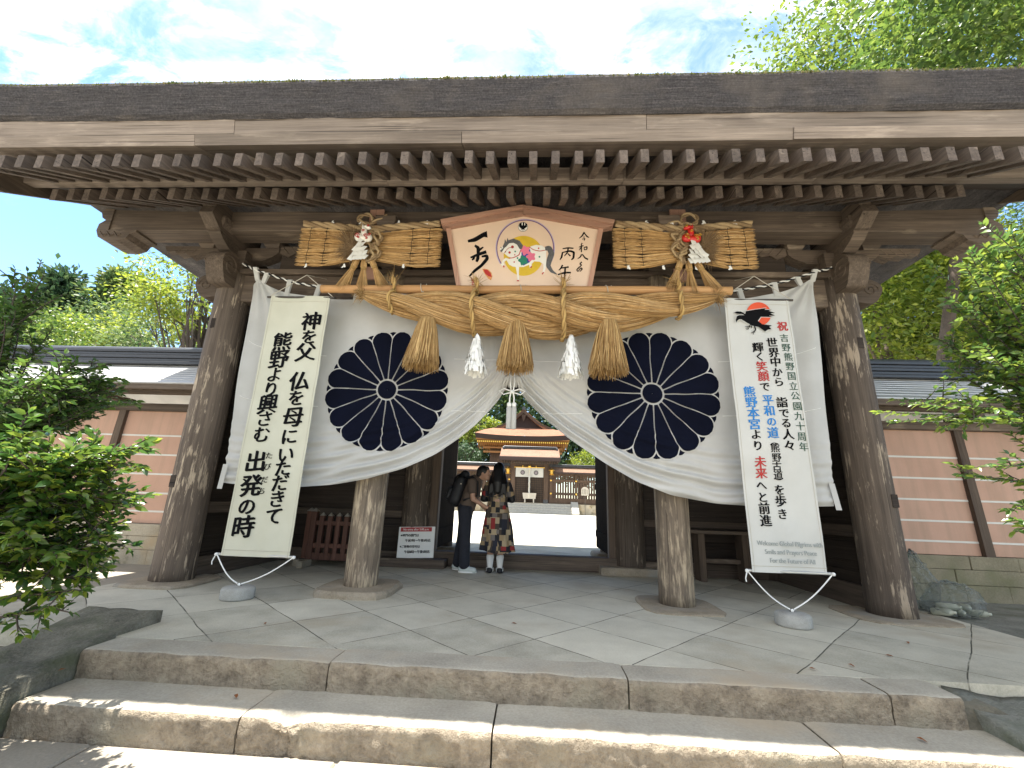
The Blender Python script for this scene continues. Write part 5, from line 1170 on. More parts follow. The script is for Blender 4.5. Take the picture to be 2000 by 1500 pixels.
def patchwork():
    t = NT('patchwork_print'); v = t.mapv((9.5, 6, 7.3)); 
    def cells(sc, off):
        m = t.mapv(sc, (0, 0, 0), off); sn = t.node('ShaderNodeVectorMath', operation='FLOOR'); t.l.new(m, sn.inputs[0]); w = t.node('ShaderNodeTexWhiteNoise'); t.l.new(sn.outputs[0], w.inputs[0]); return w.outputs['Value']
    sep = t.node('ShaderNodeSeparateXYZ'); t.l.new(t.vec, sep.inputs[0]); row = t.math('FLOOR', t.math('MULTIPLY', sep.outputs[2], 12.5)); wn = t.node('ShaderNodeTexWhiteNoise', noise_dimensions='1D'); t.l.new(row, wn.inputs['W'])
    cb = t.node('ShaderNodeCombineXYZ'); t.l.new(t.math('ADD', t.math('MULTIPLY', sep.outputs[0], 15.0), t.math('MULTIPLY', wn.outputs['Value'], 7.0)), cb.inputs[0]); t.l.new(t.math('MULTIPLY', sep.outputs[1], 3.2), cb.inputs[1]); t.l.new(row, cb.inputs[2])
    fl = t.node('ShaderNodeVectorMath', operation='FLOOR'); t.l.new(cb.outputs[0], fl.inputs[0]); w1 = t.node('ShaderNodeTexWhiteNoise'); t.l.new(fl.outputs[0], w1.inputs[0])
    w2 = cells((6.5, 3, 17), (.3, 0, .2)); pal = [(0, (.015, .015, .02)), (.24, (.30, .22, .125)), (.44, (.06, .045, .034)), (.58, (.02, .022, .035)), (.70, (.38, .30, .19)), (.84, (.24, .025, .025)), (.93, (.16, .14, .13))]
    c = t.mix(t.math('GREATER_THAN', w2, .72), t.ramp(w1.outputs['Value'], pal, 'CONSTANT'), t.ramp(cells((13, 3, 8), (.1, 0, .7)), pal, 'CONSTANT')); t.set(Base_Color=c, Roughness=.9); t.bump(t.noise(14, 4, .6), .3, .01); return t.mat
M['patch'] = patchwork()
def make_woman():
    X, Y = -.56, 7.08; W = empty('person', (X, Y, 0), 'person with long straight black hair in a patchwork dress and white socks, seen from behind', 'person')
    p = []
    for s in (-1, 1):
        x = X+s*.075-.005
        p += [('c', (x, Y, .85), (x, Y+.01, .46), .075, .052), ('c', (x, Y+.01, .46), (x, Y, .30), .050, .053), ('c', (x, Y, .30), (x, Y-.005, .09), .052, .034), ('c', (x, Y-.02, .045), (x+s*.02, Y+.14, .03), .034, .026)]
        sh = (X+s*.155, Y, 1.305); el = (X+s*.225, Y+.03, 1.08); wr = (X+s*.10, Y+.21, 1.09)
        p += [('c', sh, el, .047, .036), ('c', el, wr, .036, .024)]; hand(p, wr, (-s*.75, .6, .25), (0, .5, .8), (0, 0, 1), .95)
    p += [('c', (X, Y, .95), (X, Y, 1.10), .125, .115), ('c', (X, Y, 1.10), (X, Y-.005, 1.25), .115, .125), ('c', (X-.12, Y, 1.29), (X+.12, Y, 1.29), .055, .055), ('c', (X, Y, 1.30), (X, Y+.02, 1.42), .05, .045),
          ('e', (X, Y+.03, 1.525), (.076, .095, .108)), ('e', (X, Y+.075, 1.475), (.05, .05, .05)), ('e', (X, Y+.128, 1.50), (.013, .018, .018)), ('e', (X-.03, Y+.112, 1.525), (.014, .012, .01)), ('e', (X+.03, Y+.112, 1.525), (.014, .012, .01)), ('e', (X, Y+.118, 1.463), (.022, .01, .009)), ('e', (X-.078, Y+.03, 1.51), (.012, .02, .03)), ('e', (X+.078, Y+.03, 1.51), (.012, .02, .03))]
    blob('body', p, M['skin'], W)
    rings = [(1.365, .070, .062), (1.345, .13, .075), (1.315, .172, .086), (1.26, .182, .110), (1.16, .168, .118), (1.06, .152, .112), (.98, .165, .130), (.88, .188, .155), (.72, .213, .178), (.55, .236, .20), (.40, .258, .215), (.315, .272, .225)]
    n = 96; V = []; zz = []; 
    dense = []
    for k in range(len(rings)-1):
        for j in range(6): t = j/6; dense.append(tuple(rings[k][i]*(1-t)+rings[k+1][i]*t for i in range(3)))
    dense.append(rings[-1])
    for (z, a, b) in dense:
        f = max(0, (1.0-z)/.7)
        for k in range(n):
            an = 2*pi*k/n; q = 1+f*.085*sin(an*9+1.3*vnoise(cos(an), sin(an), z*1.5)*3)+.03*vnoise(cos(an)*2, sin(an)*2, z*4); V.append((X+.012*f+a*q*cos(an)+.015*f, Y+b*q*sin(an), z+f*.015*sin(an*2+1)))
    F = [(i*n+k, i*n+(k+1) % n, (i+1)*n+(k+1) % n, (i+1)*n+k) for i in range(len(dense)-1) for k in range(n)]
    mk('dress', V, F, M['patch'], W, smooth=True)
    sl = []
    for s in (-1, 1): 
        sl = [('c', (X+s*.145, Y, 1.305), (X+s*.205, Y+.02, 1.15), .066, .062)]; blob('sleeve', sl, M['patch'], W, .008)
        blob('cuff', [('c', (X+s*.205, Y+.018, 1.16), (X+s*.228, Y+.03, 1.07), .057, .050), ('c', (X+s*.228, Y+.035, 1.075), (X+s*.15, Y+.14, 1.08), .050, .042)], M['black_cloth'], W, .008)
    # hair: cap and long fall with locks
    hp = [('e', (X, Y+.005, 1.545), (.092, .108, .112)), ('c', (X, Y-.045, 1.53), (X, Y-.125, 1.32), .085, .088), ('c', (X, Y-.125, 1.32), (X, Y-.145, 1.20), .085, .055)]
    for s in (-1, 1): hp += [('c', (X+s*.062, Y-.01, 1.50), (X+s*.105, Y-.075, 1.30), .045, .055), ('c', (X+s*.10, Y-.08, 1.32), (X+s*.115, Y-.11, 1.17), .052, .03)]
    for k in range(9): x = -.13+.0325*k; hp.append(('c', (X+x*.8, Y-.13, 1.30), (X+x, Y-.145, 1.14+.03*sin(k*2.1)), .035, .010))
    blob('hair', hp, M['hair'], W, .008, 9)
    for s in (-1, 1):
        x = X+s*.075-.005
        blob('sock', [('c', (x, Y, .235), (x, Y-.003, .10), .060, .043), ('c', (x, Y-.005, .10), (x, Y+.01, .06), .043, .040)], M['sock'], W, .006)
        sh = blob('shoe', [('c', (x, Y-.03, .040), (x+s*.022, Y+.13, .034), .043, .036), ('e', (x+s*.01, Y+.05, .02), (.05, .13, .02))], M['black_cloth'], W, .006)
        b = MB()
        for k in range(3): 
            for sd in (-1, 1): b.box(x+sd*.049-.003, x+sd*.049+.003, Y-.005+.028*k, Y+.007+.028*k, .02, .07)
        b.build('shoe_stripe', M['white_paper'], sh)
make_woman()
def make_man():
    X, Y = -1.06, 7.10; P = empty('person', (X, Y, 0), 'person in a brown T-shirt, dark jeans and pale sneakers bending over towards the other', 'person')
    hip = Vector((-1.06, Y, .93)); neck = Vector((-.93, Y+.01, 1.385)); head = Vector((-.80, Y+.0, 1.475)); p = []
    sho = {}
    for s in (-1, 1):      # s=-1 nearer the visitor
        hx = hip+Vector((0, s*.085, -.02)); kn = Vector((-1.10 if s > 0 else -1.035, Y+s*.10, .50)); an = Vector((-1.155 if s > 0 else -1.02, Y+s*.11, .09))
        p += [('c', hx, kn, .088, .060), ('c', kn, an+Vector((0, 0, .14)), .058, .052), ('c', an+Vector((0, 0, .14)), an, .05, .038), ('c', an+Vector((-.03, 0, -.045)), an+Vector((.15, s*.02, -.058)), .038, .028)]
        sh = neck+Vector((-.035, s*.165, -.055)); el = Vector((-.93, Y+s*.19, 1.07)); wr = Vector((-.735, Y+s*.085, .955 if s < 0 else .90)); sho[s] = (sh, el, wr)
        p += [('c', sh, el, .050, .038), ('c', el, wr, .038, .026)]; hand(p, wr, (.85, -s*.25, -.25), (.1, 0, 1), (.1, -s*.6, .7))
    p += [('c', hip, hip.lerp(neck, .45), .125, .125), ('c', hip.lerp(neck, .45), hip.lerp(neck, .85), .13, .13), ('c', neck+Vector((-.03, -.13, -.07)), neck+Vector((-.03, .13, -.07)), .06, .06), ('c', neck+Vector((-.02, 0, -.03)), head+Vector((-.045, 0, -.03)), .055, .050)]
    Rm = Matrix.Rotation(radians(38), 3, 'Y')
    p += [('e', head, (.098, .078, .112), Rm), ('e', head+Vector((.055, 0, -.072)), (.05, .05, .05)), ('e', head+Vector((.098, 0, -.055)), (.020, .013, .016)), ('e', head+Vector((-.012, -.08, -.015)), (.022, .012, .032)), ('e', head+Vector((-.012, .08, -.015)), (.022, .012, .032)), ('e', head+Vector((.098, -.03, -.02)), (.012, .014, .011)), ('e', head+Vector((.098, .03, -.02)), (.012, .014, .011)), ('e', head+Vector((.085, 0, -.093)), (.012, .022, .009))]
    blob('body', p, M['skin'], P)
    a = hip+Vector((0, 0, .0)); c = hip.lerp(neck, .5); d = hip.lerp(neck, .9)
    t = [('c', a, c, .142, .142), ('c', c, d, .145, .13), ('c', a+Vector((-.005, -.06, -.02)), c+Vector((0, -.05, 0)), .10, .11), ('c', a+Vector((-.005, .06, -.02)), c+Vector((0, .05, 0)), .10, .11), ('c', neck+Vector((-.035, -.14, -.065)), neck+Vector((-.035, .14, -.065)), .073, .073)]
    for s in (-1, 1): t.append(('c', sho[s][0], sho[s][0].lerp(sho[s][1], .55), .070, .066))
    blob('shirt', t, M['tshirt'], P, .008)
    j = [('c', hip+Vector((0, -.06, -.01)), hip+Vector((0, .06, -.01)), .125, .125)]
    for s in (-1, 1):
        hx = hip+Vector((0, s*.085, -.03)); kn = Vector((-1.10 if s > 0 else -1.035, Y+s*.10, .50)); an = Vector((-1.155 if s > 0 else -1.02, Y+s*.11, .10)); j += [('c', hx, kn, .115, .090), ('c', kn, an, .088, .082)]
    blob('trousers', j, M['jeans'], P, .009, 3)
    for s in (-1, 1):
        an = Vector((-1.155 if s > 0 else -1.02, Y+s*.11, .05)); sh = blob('shoe', [('c', an+Vector((-.05, 0, .005)), an+Vector((.16, s*.02, -.012)), .050, .042), ('c', an+Vector((-.03, 0, .03)), an+Vector((.03, 0, .045)), .046, .042)], M['sneaker'], P, .007)
        b = MB().lathe([(.3, 0), (.31, .02)], (0, 0, 0), 20); V = [(an.x+.055+v[0]*.46, an.y+s*.01+v[1]*.17, .003+v[2]) for v in b.v]; mk('sole', V, b.f, M['white_paper'], sh)
    h = [('e', head+Vector((-.018, 0, .022)), (.104, .088, .104), Rm), ('c', head+Vector((-.075, -.03, -.02)), head+Vector((-.075, .03, -.02)), .05, .05), ('c', head+Vector((.05, -.03, .075)), head+Vector((.05, .03, .075)), .035, .035)]
    blob('hair', h, M['hair'], P, .008, 3)
    # backpack worn on the back
    ax = (neck-hip).normalized(); bk = Vector((-ax.z, 0, ax.x)); o = hip.lerp(neck, .55)+bk*.20
    B = empty('backpack', o, 'big black backpack on the back of the bending person', 'backpack')
    up = ax
    pr = [('c', o-up*.20, o+up*.13, .125, .125), ('c', o-up*.20+Vector((0, -.09, 0)), o+up*.12+Vector((0, -.09, 0)), .10, .085), ('c', o-up*.20+Vector((0, .09, 0)), o+up*.12+Vector((0, .09, 0)), .10, .085), ('c', o+up*.13, o+up*.23-bk*.02, .11, .075)]
    blob('bag', pr, M['black_cloth'], B, .009, 3)
    pc = o+bk*.115-up*.10; blob('front_pocket', [('c', pc-up*.09, pc+up*.05, .055, .05), ('c', pc-up*.09+Vector((0, -.07, 0)), pc+up*.05+Vector((0, -.07, 0)), .05, .045), ('c', pc-up*.09+Vector((0, .07, 0)), pc+up*.05+Vector((0, .07, 0)), .05, .045)], M['black_cloth'], B, .009, 3)
    for s in (-1, 1):
        b = MB(); Pth = [o+up*.17-bk*.06+Vector((0, s*.09, 0)), sho[s][0]+Vector((.0, -s*.055, .078)), sho[s][0]+Vector((.085, -s*.05, .0)), hip.lerp(neck, .5)-bk*.13+Vector((0, s*.12, 0)), hip.lerp(neck, .22)+bk*.06+Vector((0, s*.16, 0))]; b.tube(Pth, .017, 8); b.build('shoulder_strap', M['black_cloth'], B, smooth=True)
    q = o+up*.06+Vector((.03, -.178, 0)); MB().box(q.x-.012, q.x+.012, q.y-.006, q.y+.004, q.z-.009, q.z+.009, .002).build('buckle', M['metal_pale'], B)
make_man()
# ================================================================ roofed plaster walls on both sides
def plaster(name, c1, c2):
    t = NT(name); n = t.noise(1.2, 5, .6); f = t.noise(60, 4, .7); st = t.noise(1.5, 6, .65, t.mapv((4, 1, .35))); t.set(Base_Color=t.mix(t.mr(st, .46, .70, 0, .5), t.ramp(t.math('ADD', t.math('MULTIPLY', n, .8), t.math('MULTIPLY', f, .2)), [(.35, c1), (.65, c2)]), (.30, .22, .16)), Roughness=.9); t.b.inputs['Specular IOR Level'].default_value = .15; t.bump(f, .25, .004); return t.mat
M['plaster'] = plaster('peach_plaster', (.42, .265, .195), (.50, .32, .24)); M['white_line'] = flat('white_plaster', (.60, .58, .53), .85, var=.05)
def roofmat(name, a, b, sx=3.2, seam=.012):
    t = NT(name); n = t.noise(2.0, 5, .6); br = t.node('ShaderNodeTexBrick'); v = t.mapv((1, 1, 0)); t.l.new(v, br.inputs[0]); br.inputs['Scale'].default_value = 1; br.inputs['Brick Width'].default_value = .62; br.inputs['Row Height'].default_value = .5; br.inputs['Mortar Size'].default_value = .004
    t.set(Base_Color=t.ramp(n, [(.35, a), (.65, b)]), Roughness=.42, Metallic=.25); t.b.inputs['Specular IOR Level'].default_value = .6; t.bump(t.noise(30, 3, .6), .1, .004); return t.mat
M['copper_roof'] = roofmat('weathered_copper_sheet', (.34, .34, .34), (.46, .455, .45)); M['ridge_dark'] = flat('dark_ridge_tile', (.045, .048, .055), .4, .3)
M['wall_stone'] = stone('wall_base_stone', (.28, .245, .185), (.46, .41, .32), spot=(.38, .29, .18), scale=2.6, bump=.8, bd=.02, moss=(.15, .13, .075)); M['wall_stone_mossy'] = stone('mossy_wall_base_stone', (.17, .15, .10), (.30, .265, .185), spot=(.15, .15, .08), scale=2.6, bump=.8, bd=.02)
def wall(x0, x1, posts, label, ms, seed):
    W = empty('plaster_wall', ((x0+x1)/2, 6.9, 0), label, 'wall'); yf = 6.6; sgn = 1
    P = [(yf-.03, .555), (yf+.02, 2.26), (yf+.50, 2.26), (yf+.55, .555)]; MB().prism(P, 'x', x0, x1).build('plaster', M['plaster'], W)
    for z in (1.87, 1.57, 1.275, .99, .725):
        y = yf-.03+.05*(z-.555)/1.7; box('white_line', M['white_line'], W, x0, x1, y-.006, y+.02, z-.013, z+.013, .002)
    for x in posts:
        lean = .0; b = MB(); b.add([(x-.06, yf-.10, .50), (x+.06, yf-.10, .50), (x+.06, yf+.02, .50), (x-.06, yf+.02, .50), (x-.055, yf-.035, 2.28), (x+.055, yf-.035, 2.28), (x+.055, yf+.05, 2.28), (x-.055, yf+.05, 2.28)], [(0, 1, 5, 4), (1, 2, 6, 5), (2, 3, 7, 6), (3, 0, 4, 7), (4, 5, 6, 7), (3, 2, 1, 0)]); b.build('post', M['wood_z'], W); box('corbel', M['wood_y'], W, x-.05, x+.05, yf-.42, yf+.1, 2.385, 2.46, .004)
    box('wall_plate', M['wood_x'], W, x0, x1, yf-.05, yf+.57, 2.26, 2.38, .008); box('eave_beam', M['wood_x'], W, x0, x1, yf-.40, yf-.30, 2.465, 2.535, .004)
    R = random.Random(seed)     # base of squared stones in three courses
    b = MB(); z = -.05
    for hgt_ in (.24, .19, .17):
        x = x0
        while x < x1-.02:
            w = min(R.uniform(.55, 1.3), x1-x)
            if x1-x-w < .25: w = x1-x
            q = R.uniform(0, .015); b.box(x+.002, x+w-.002, yf-.10-q, yf+.60, z+.0015, z+hgt_-.0015, .006); x += w
        z += hgt_
    b.build('base', ms, W)
    b = MB()
    for k in range(int((x1-x0)/.16)):
        x = x0+.08+.16*k; b.add([(x-.025, yf-.46, 2.50), (x+.025, yf-.46, 2.50), (x+.025, yf+.2, 2.80), (x-.025, yf+.2, 2.80), (x-.025, yf-.46, 2.555), (x+.025, yf-.46, 2.555), (x+.025, yf+.2, 2.855), (x-.025, yf+.2, 2.855)], [(0, 3, 2, 1), (4, 5, 6, 7), (0, 1, 5, 4), (1, 2, 6, 5), (2, 3, 7, 6), (3, 0, 4, 7)])
    tag(b.build('rafter', M['wood_y'], W), kind='stuff')
    prof = []; nst = 9                      # stepped sheet courses
    for k in range(nst):
        y0, y1 = yf-.56+.80*k/nst, yf-.56+.80*(k+1)/nst; zz0 = 2.585+.52*(k/nst)**.92; zz1 = 2.585+.52*((k+1)/nst)**.92; prof += [(y0, zz0+.004), (y0, zz0+.022), (y1, zz1+.010)]
    bot = [(yf+.24, 3.02), (yf-.50, 2.56)]; MB().prism(prof+bot, 'x', x0, x1).build('roof', M['copper_roof'], W)
    back = [(yf+.52-(a-yf), c) for a, c in prof+bot][::-1]; MB().prism(back, 'x', x0, x1).build('roof', M['copper_roof'], W)
    box('fascia', M['wood_x'], W, x0, x1, yf-.545, yf-.50, 2.50, 2.588, .004)
    b = MB()
    for k, (dz, hw) in enumerate(((3.08, .20), (3.135, .17), (3.19, .185), (3.245, .16), (3.30, .175))): b.box(x0, x1, yf+.26-hw, yf+.26+hw, dz, dz+.048, .006)
    b.prism([(yf+.26+.15*cos(a), 3.35+.075*sin(a)) for a in np.linspace(0, pi, 10)], 'x', x0, x1); b.build('ridge', M['ridge_dark'], W)
    return W
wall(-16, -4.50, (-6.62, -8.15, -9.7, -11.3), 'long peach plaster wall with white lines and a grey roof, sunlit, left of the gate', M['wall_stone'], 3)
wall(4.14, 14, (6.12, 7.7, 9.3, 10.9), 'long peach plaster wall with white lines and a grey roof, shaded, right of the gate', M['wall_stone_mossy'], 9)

# ================================================================ the sanctuary seen through the opening
def bark(name, a, b):
    t = NT(name); n = t.noise(7, 6, .7, t.mapv((1, 1, 5))); f = t.noise(1.0, 4, .6); t.set(Base_Color=t.ramp(t.math('ADD', t.math('MULTIPLY', n, .7), t.math('MULTIPLY', f, .3)), [(.35, a), (.65, b)]), Roughness=.95); t.bump(n, .8, .08); return t.mat
M['new_bark'] = bark('new_cypress_bark', (.16, .07, .038), (.28, .135, .08)); M['old_bark'] = bark('brown_cypress_bark', (.15, .085, .055), (.25, .155, .105)); M['eave_dark'] = flat('dark_bark_edge', (.035, .022, .020), .9, scale=20, bump=.5)
M['far_wood'] = wood('far_brown_wood', (.05, .032, .022), (.13, .085, .06), 'z'); M['orange_wood'] = flat('golden_brown_wood', (.28, .13, .04), .6, var=.2)
def far_steps():
    b = MB()
    for k in range(4): b.box(-4.6, 3.75, 44.1+.33*k, 47, -.1, .24*(k+1)-.0, .03)
    tag(b.build('sanctuary_steps', M['granite']), kind='structure')
    b = MB(); b.box(-40, -4.6, 45.2, 60, -.1, 1.0, .03); b.box(3.75, 40, 45.2, 60, -.1, 1.0, .03); b.box(-4.6, 3.75, 45.4, 60, -.1, 1.0, .03)
    tag(b.build('sanctuary_terrace', M['wall_stone']), kind='structure')
    b = MB().prism([(43.9, -.05), (43.9, .12), (45.4, 1.22), (46, 1.22), (46, -.05)], 'x', 3.76, 4.45); tag(b.build('stair_cheek', M['granite']), 'pale sloping stone cheek at the right end of the sanctuary steps', 'kerb stone')
far_steps()
def inner_gate():
    G = empty('inner_gate', (-.45, 45.6, 1.0), 'small sanctuary gate with brown bark roof and lattice doors beyond the gravel court', 'gate'); yf = 45.6
    for x in (-2.12, 1.22): box('post', M['far_wood'], G, x-.22, x+.22, yf-.2, yf+.2, 1.0, 4.9, .02); box('post_foot', M['ridge_dark'], G, x-.25, x+.25, yf-.23, yf+.23, 1.0, 1.35, .02)
    box('lintel', M['far_wood'], G, -2.5, 1.6, yf-.15, yf+.15, 4.50, 4.85, .02)
    for x0, x1 in ((-1.88, -.47), (-.43, .98)):
        d = box('door', M['far_wood'], G, x0, x1, yf+.02, yf+.08, 1.05, 4.5, .01); b = MB()
        for k in range(9): x = x0+(x1-x0)*k/8; b.box(x-.03, x+.03, yf-.03, yf+.02, 1.05, 4.5)
        for k in range(17): z = 1.1+3.35*k/16; b.box(x0, x1, yf-.045, yf-.032, z-.03, z+.03)
        b.build('lattice', M['plank_dark'], d)
    # roof
    prof = [(43.6, 5.12), (43.55, 5.42), (44.5, 5.85), (45.6, 6.45), (46.7, 5.85), (47.65, 5.42), (47.6, 5.12)]
    MB().prism(prof, 'x', -3.42, 2.55).build('roof', M['old_bark'], G); b = MB(); b.prism([(43.5, 5.05), (43.49, 5.36), (43.56, 5.40), (43.62, 5.10)], 'x', -3.46, 2.59); b.prism([(43.62, 5.02), (43.62, 5.10), (47.6, 5.10), (47.6, 5.02)], 'x', -3.40, 2.53); b.build('eave_edge', M['eave_dark'], G)
    b = MB(); b.box(-3.15, 2.28, 45.4, 45.8, 6.40, 6.58, .03); b.box(-3.20, 2.33, 45.33, 45.87, 6.58, 6.66, .03)
    for x in (-3.2, 2.33): b.box(x-.10, x+.10, 45.25, 45.95, 6.22, 6.55, .03)
    b.build('ridge', M['ridge_dark'], G)
    b = MB()
    for k in range(24): x = -3.2+5.5*k/23; b.box(x-.04, x+.04, 43.7, 45.6, 4.90, 5.0)
    tag(b.build('rafter', M['far_wood'], G), kind='stuff')
inner_gate()
def noren():
    N = empty('door_curtain', (-.45, 45.35, 4.5), 'short white curtain with two round crests above the far lattice doors', 'curtain'); xs = np.linspace(-1.86, .96, 60); V = []
    for x in xs:
        for k in range(12): V.append((x, 45.33+.03*sin(x*9)*(k/11), 4.45-.92*k/11))
    F = np.array([(i*12+k, i*12+k+1, (i+1)*12+k+1, (i+1)*12+k) for i in range(59) for k in range(11)]); mk('cloth', V, F, M['curtain'], N, smooth=True)
    for cx in (-1.15, .22):
        P = [(circ(cx, 3.97, .235, 30), 0)]+[(stroke([(cx+.05*cos(a), 3.97+.05*sin(a)), (cx+.20*cos(a), 3.97+.20*sin(a))], [.006, .006], 1), 0) for a in ()]
        poly_sheet('crest', P, 45.285, M['grey_dark'], N); poly_sheet('crest_centre', [(circ(cx, 3.97, .15, 24), 1)], 45.28, M['violet_grey'], N)
    MB().tube([(-2.0, 45.32, 4.50), (1.1, 45.32, 4.50)], .035, 8).build('rod', M['gold'], N)
    for x in (-1.15, -.45, .22): box('rod_hook', M['gold'], N, x-.05, x+.05, 45.28, 45.36, 4.45, 4.68, .01)
M['grey_dark'] = flat('dark_grey_dye', (.07, .065, .07), .8, bump=0); M['violet_grey'] = flat('grey_violet_dye', (.22, .19, .21), .8, bump=0)
noren()
def bell_rope():
    B = empty('bell_rope', (-.45, 45.1, 4.5), 'thick pale bell rope with a round gilt bell hanging before the far doors', 'rope'); twist_rope('rope', [(-.45, 45.1, 4.45), (-.45, 45.08, 3.2), (-.45, 45.05, 1.9)], .09, [M['curtain'], M['string']], B, 3, .5)
    MB().lathe([(.09, 0), (.14, -.1), (.17, -.5), (.15, -.52)], (-.45, 45.05, 1.95), 14).build('tassel', M['string'], B, smooth=True); MB().ell((-.45, 45.1, 4.58), (.17, .17, .17), 16, 12).build('bell', M['gold'], B, smooth=True)
bell_rope()
def offering_box():
    B = empty('offering_box', (-.4, 44.75, 1.0), 'pale wooden offering box on a stand before the far doors', 'box'); b = MB(); b.prism([(-1.10, 1.95), (.28, 1.95), (.20, 1.38), (-1.02, 1.38)], 'y', 44.95, 45.3); b.build('chest', M['pale_wood'], B); b = MB()
    for k in range(8): x = -1.0+1.2*k/7; b.box(x-.03, x+.03, 44.94, 45.3, 1.955, 1.99)
    b.build('slat', M['far_wood'], B)
    for x in (-.85, .02): box('leg', M['pale_wood'], B, x-.06, x+.06, 44.95, 45.3, 1.0, 1.38, .01)
M['pale_wood'] = flat('pale_grey_wood', (.42, .38, .32), .8, var=.15, scale=12)
offering_box()
def lantern(x, label):
    L = empty('lantern', (x, 44.6, 4.0), label, 'lantern', 'gilt hanging lanterns of the sanctuary'); b = MB(); b.lathe([(.02, .62), (.10, .52), (.32, .40), (.34, .36), (.17, .35)], (x, 44.6, 3.85), 6); b.build('lantern_roof', M['gold'], L); b = MB().lathe([(.17, .35), (.17, .0)], (x, 44.6, 3.85), 6); b.build('lantern_body', M['gold'], L); b = MB().lathe([(.20, .0), (.28, -.06), (.22, -.10), (.05, -.12)], (x, 44.6, 3.85), 6); b.build('lantern_base', M['gold'], L); MB().tube([(x, 44.6, 4.45), (x, 44.6, 5.05)], .025, 6).build('chain', M['metal'], L)
lantern(-2.62, 'gilt hanging lantern left of the far sanctuary doors'); lantern(1.78, 'gilt hanging lantern right of the far sanctuary doors')
def fence(x0, x1, label):
    F_ = empty('sanctuary_fence', ((x0+x1)/2, 45.7, 1.0), label, 'fence'); yf = 45.7
    box('sill', M['far_wood'], F_, x0, x1, yf-.15, yf+.15, 1.0, 1.55, .02)
    for z in (1.98, 3.28): box('rail', M['far_wood'], F_, x0, x1, yf-.14, yf+.08, z-.12, z+.12, .01)
    n = int((x1-x0)/.26); b = MB(); g = MB(); R = random.Random(4)
    for k in range(n): x = x0+(k+.5)*(x1-x0)/n; b.box(x-.10, x+.10, yf-.06+R.uniform(-.01, .01), yf, 1.5, 3.75)
    tag(b.build('picket', M['far_wood'], F_), kind='stuff')
    x = x0+.2
    while x < x1:
        box('post', M['far_wood'], F_, x-.12, x+.12, yf-.16, yf+.16, 1.0, 3.9, .01)
        for z in (1.98, 3.28): MB().ell((x, yf-.18, z), (.10, .05, .10), 10, 7).build('metal_cap', M['gold'], F_, smooth=True)
        x += 2.55
    prof = [(44.9, 3.98), (44.88, 4.10), (45.7, 4.68), (46.5, 4.10), (46.5, 3.98)]; MB().prism(prof, 'x', x0, x1).build('roof', M['old_bark'], F_); box('eave_edge', M['eave_dark'], F_, x0, x1, 44.85, 44.92, 3.94, 4.09, .005); b = MB(); b.box(x0, x1, 45.45, 45.95, 4.62, 4.80, .03); b.box(x0, x1, 45.4, 46.0, 4.80, 4.90, .03); b.build('ridge', M['ridge_dark'], F_)
    box('wall_top', M['far_wood'], F_, x0, x1, yf-.1, yf+.1, 3.75, 3.98, .01)
fence(1.55, 18, 'brown picket fence with a bark roof, right of the small sanctuary gate'); fence(-18, -2.46, 'brown picket fence with a bark roof, left of the small sanctuary gate')
def far_sign():
    S = empty('notice_stand', (4.93, 43.3, 0), 'thin pole with a small arched white notice before the far fence', 'sign'); MB().tube([(4.93, 43.3, -.02), (4.93, 43.3, 1.95)], .025, 8).build('pole', M['metal'], S); P = [(4.58, 1.85), (5.28, 1.85), (5.28, 2.35)]+[(4.93+.35*cos(a), 2.35+.3*sin(a)) for a in np.linspace(0, pi, 12)][1:]; MB().prism(P, 'y', 43.26, 43.29).build('panel', M['pale_wood'], S)
    b = MB()
    for k in range(4): b.box(4.70+.14*k, 4.73+.14*k, 43.25, 43.258, 1.95, 2.42+.05*(k in (1, 2)))
    b.build('lettering', M['black_ink'], S)
far_sign()
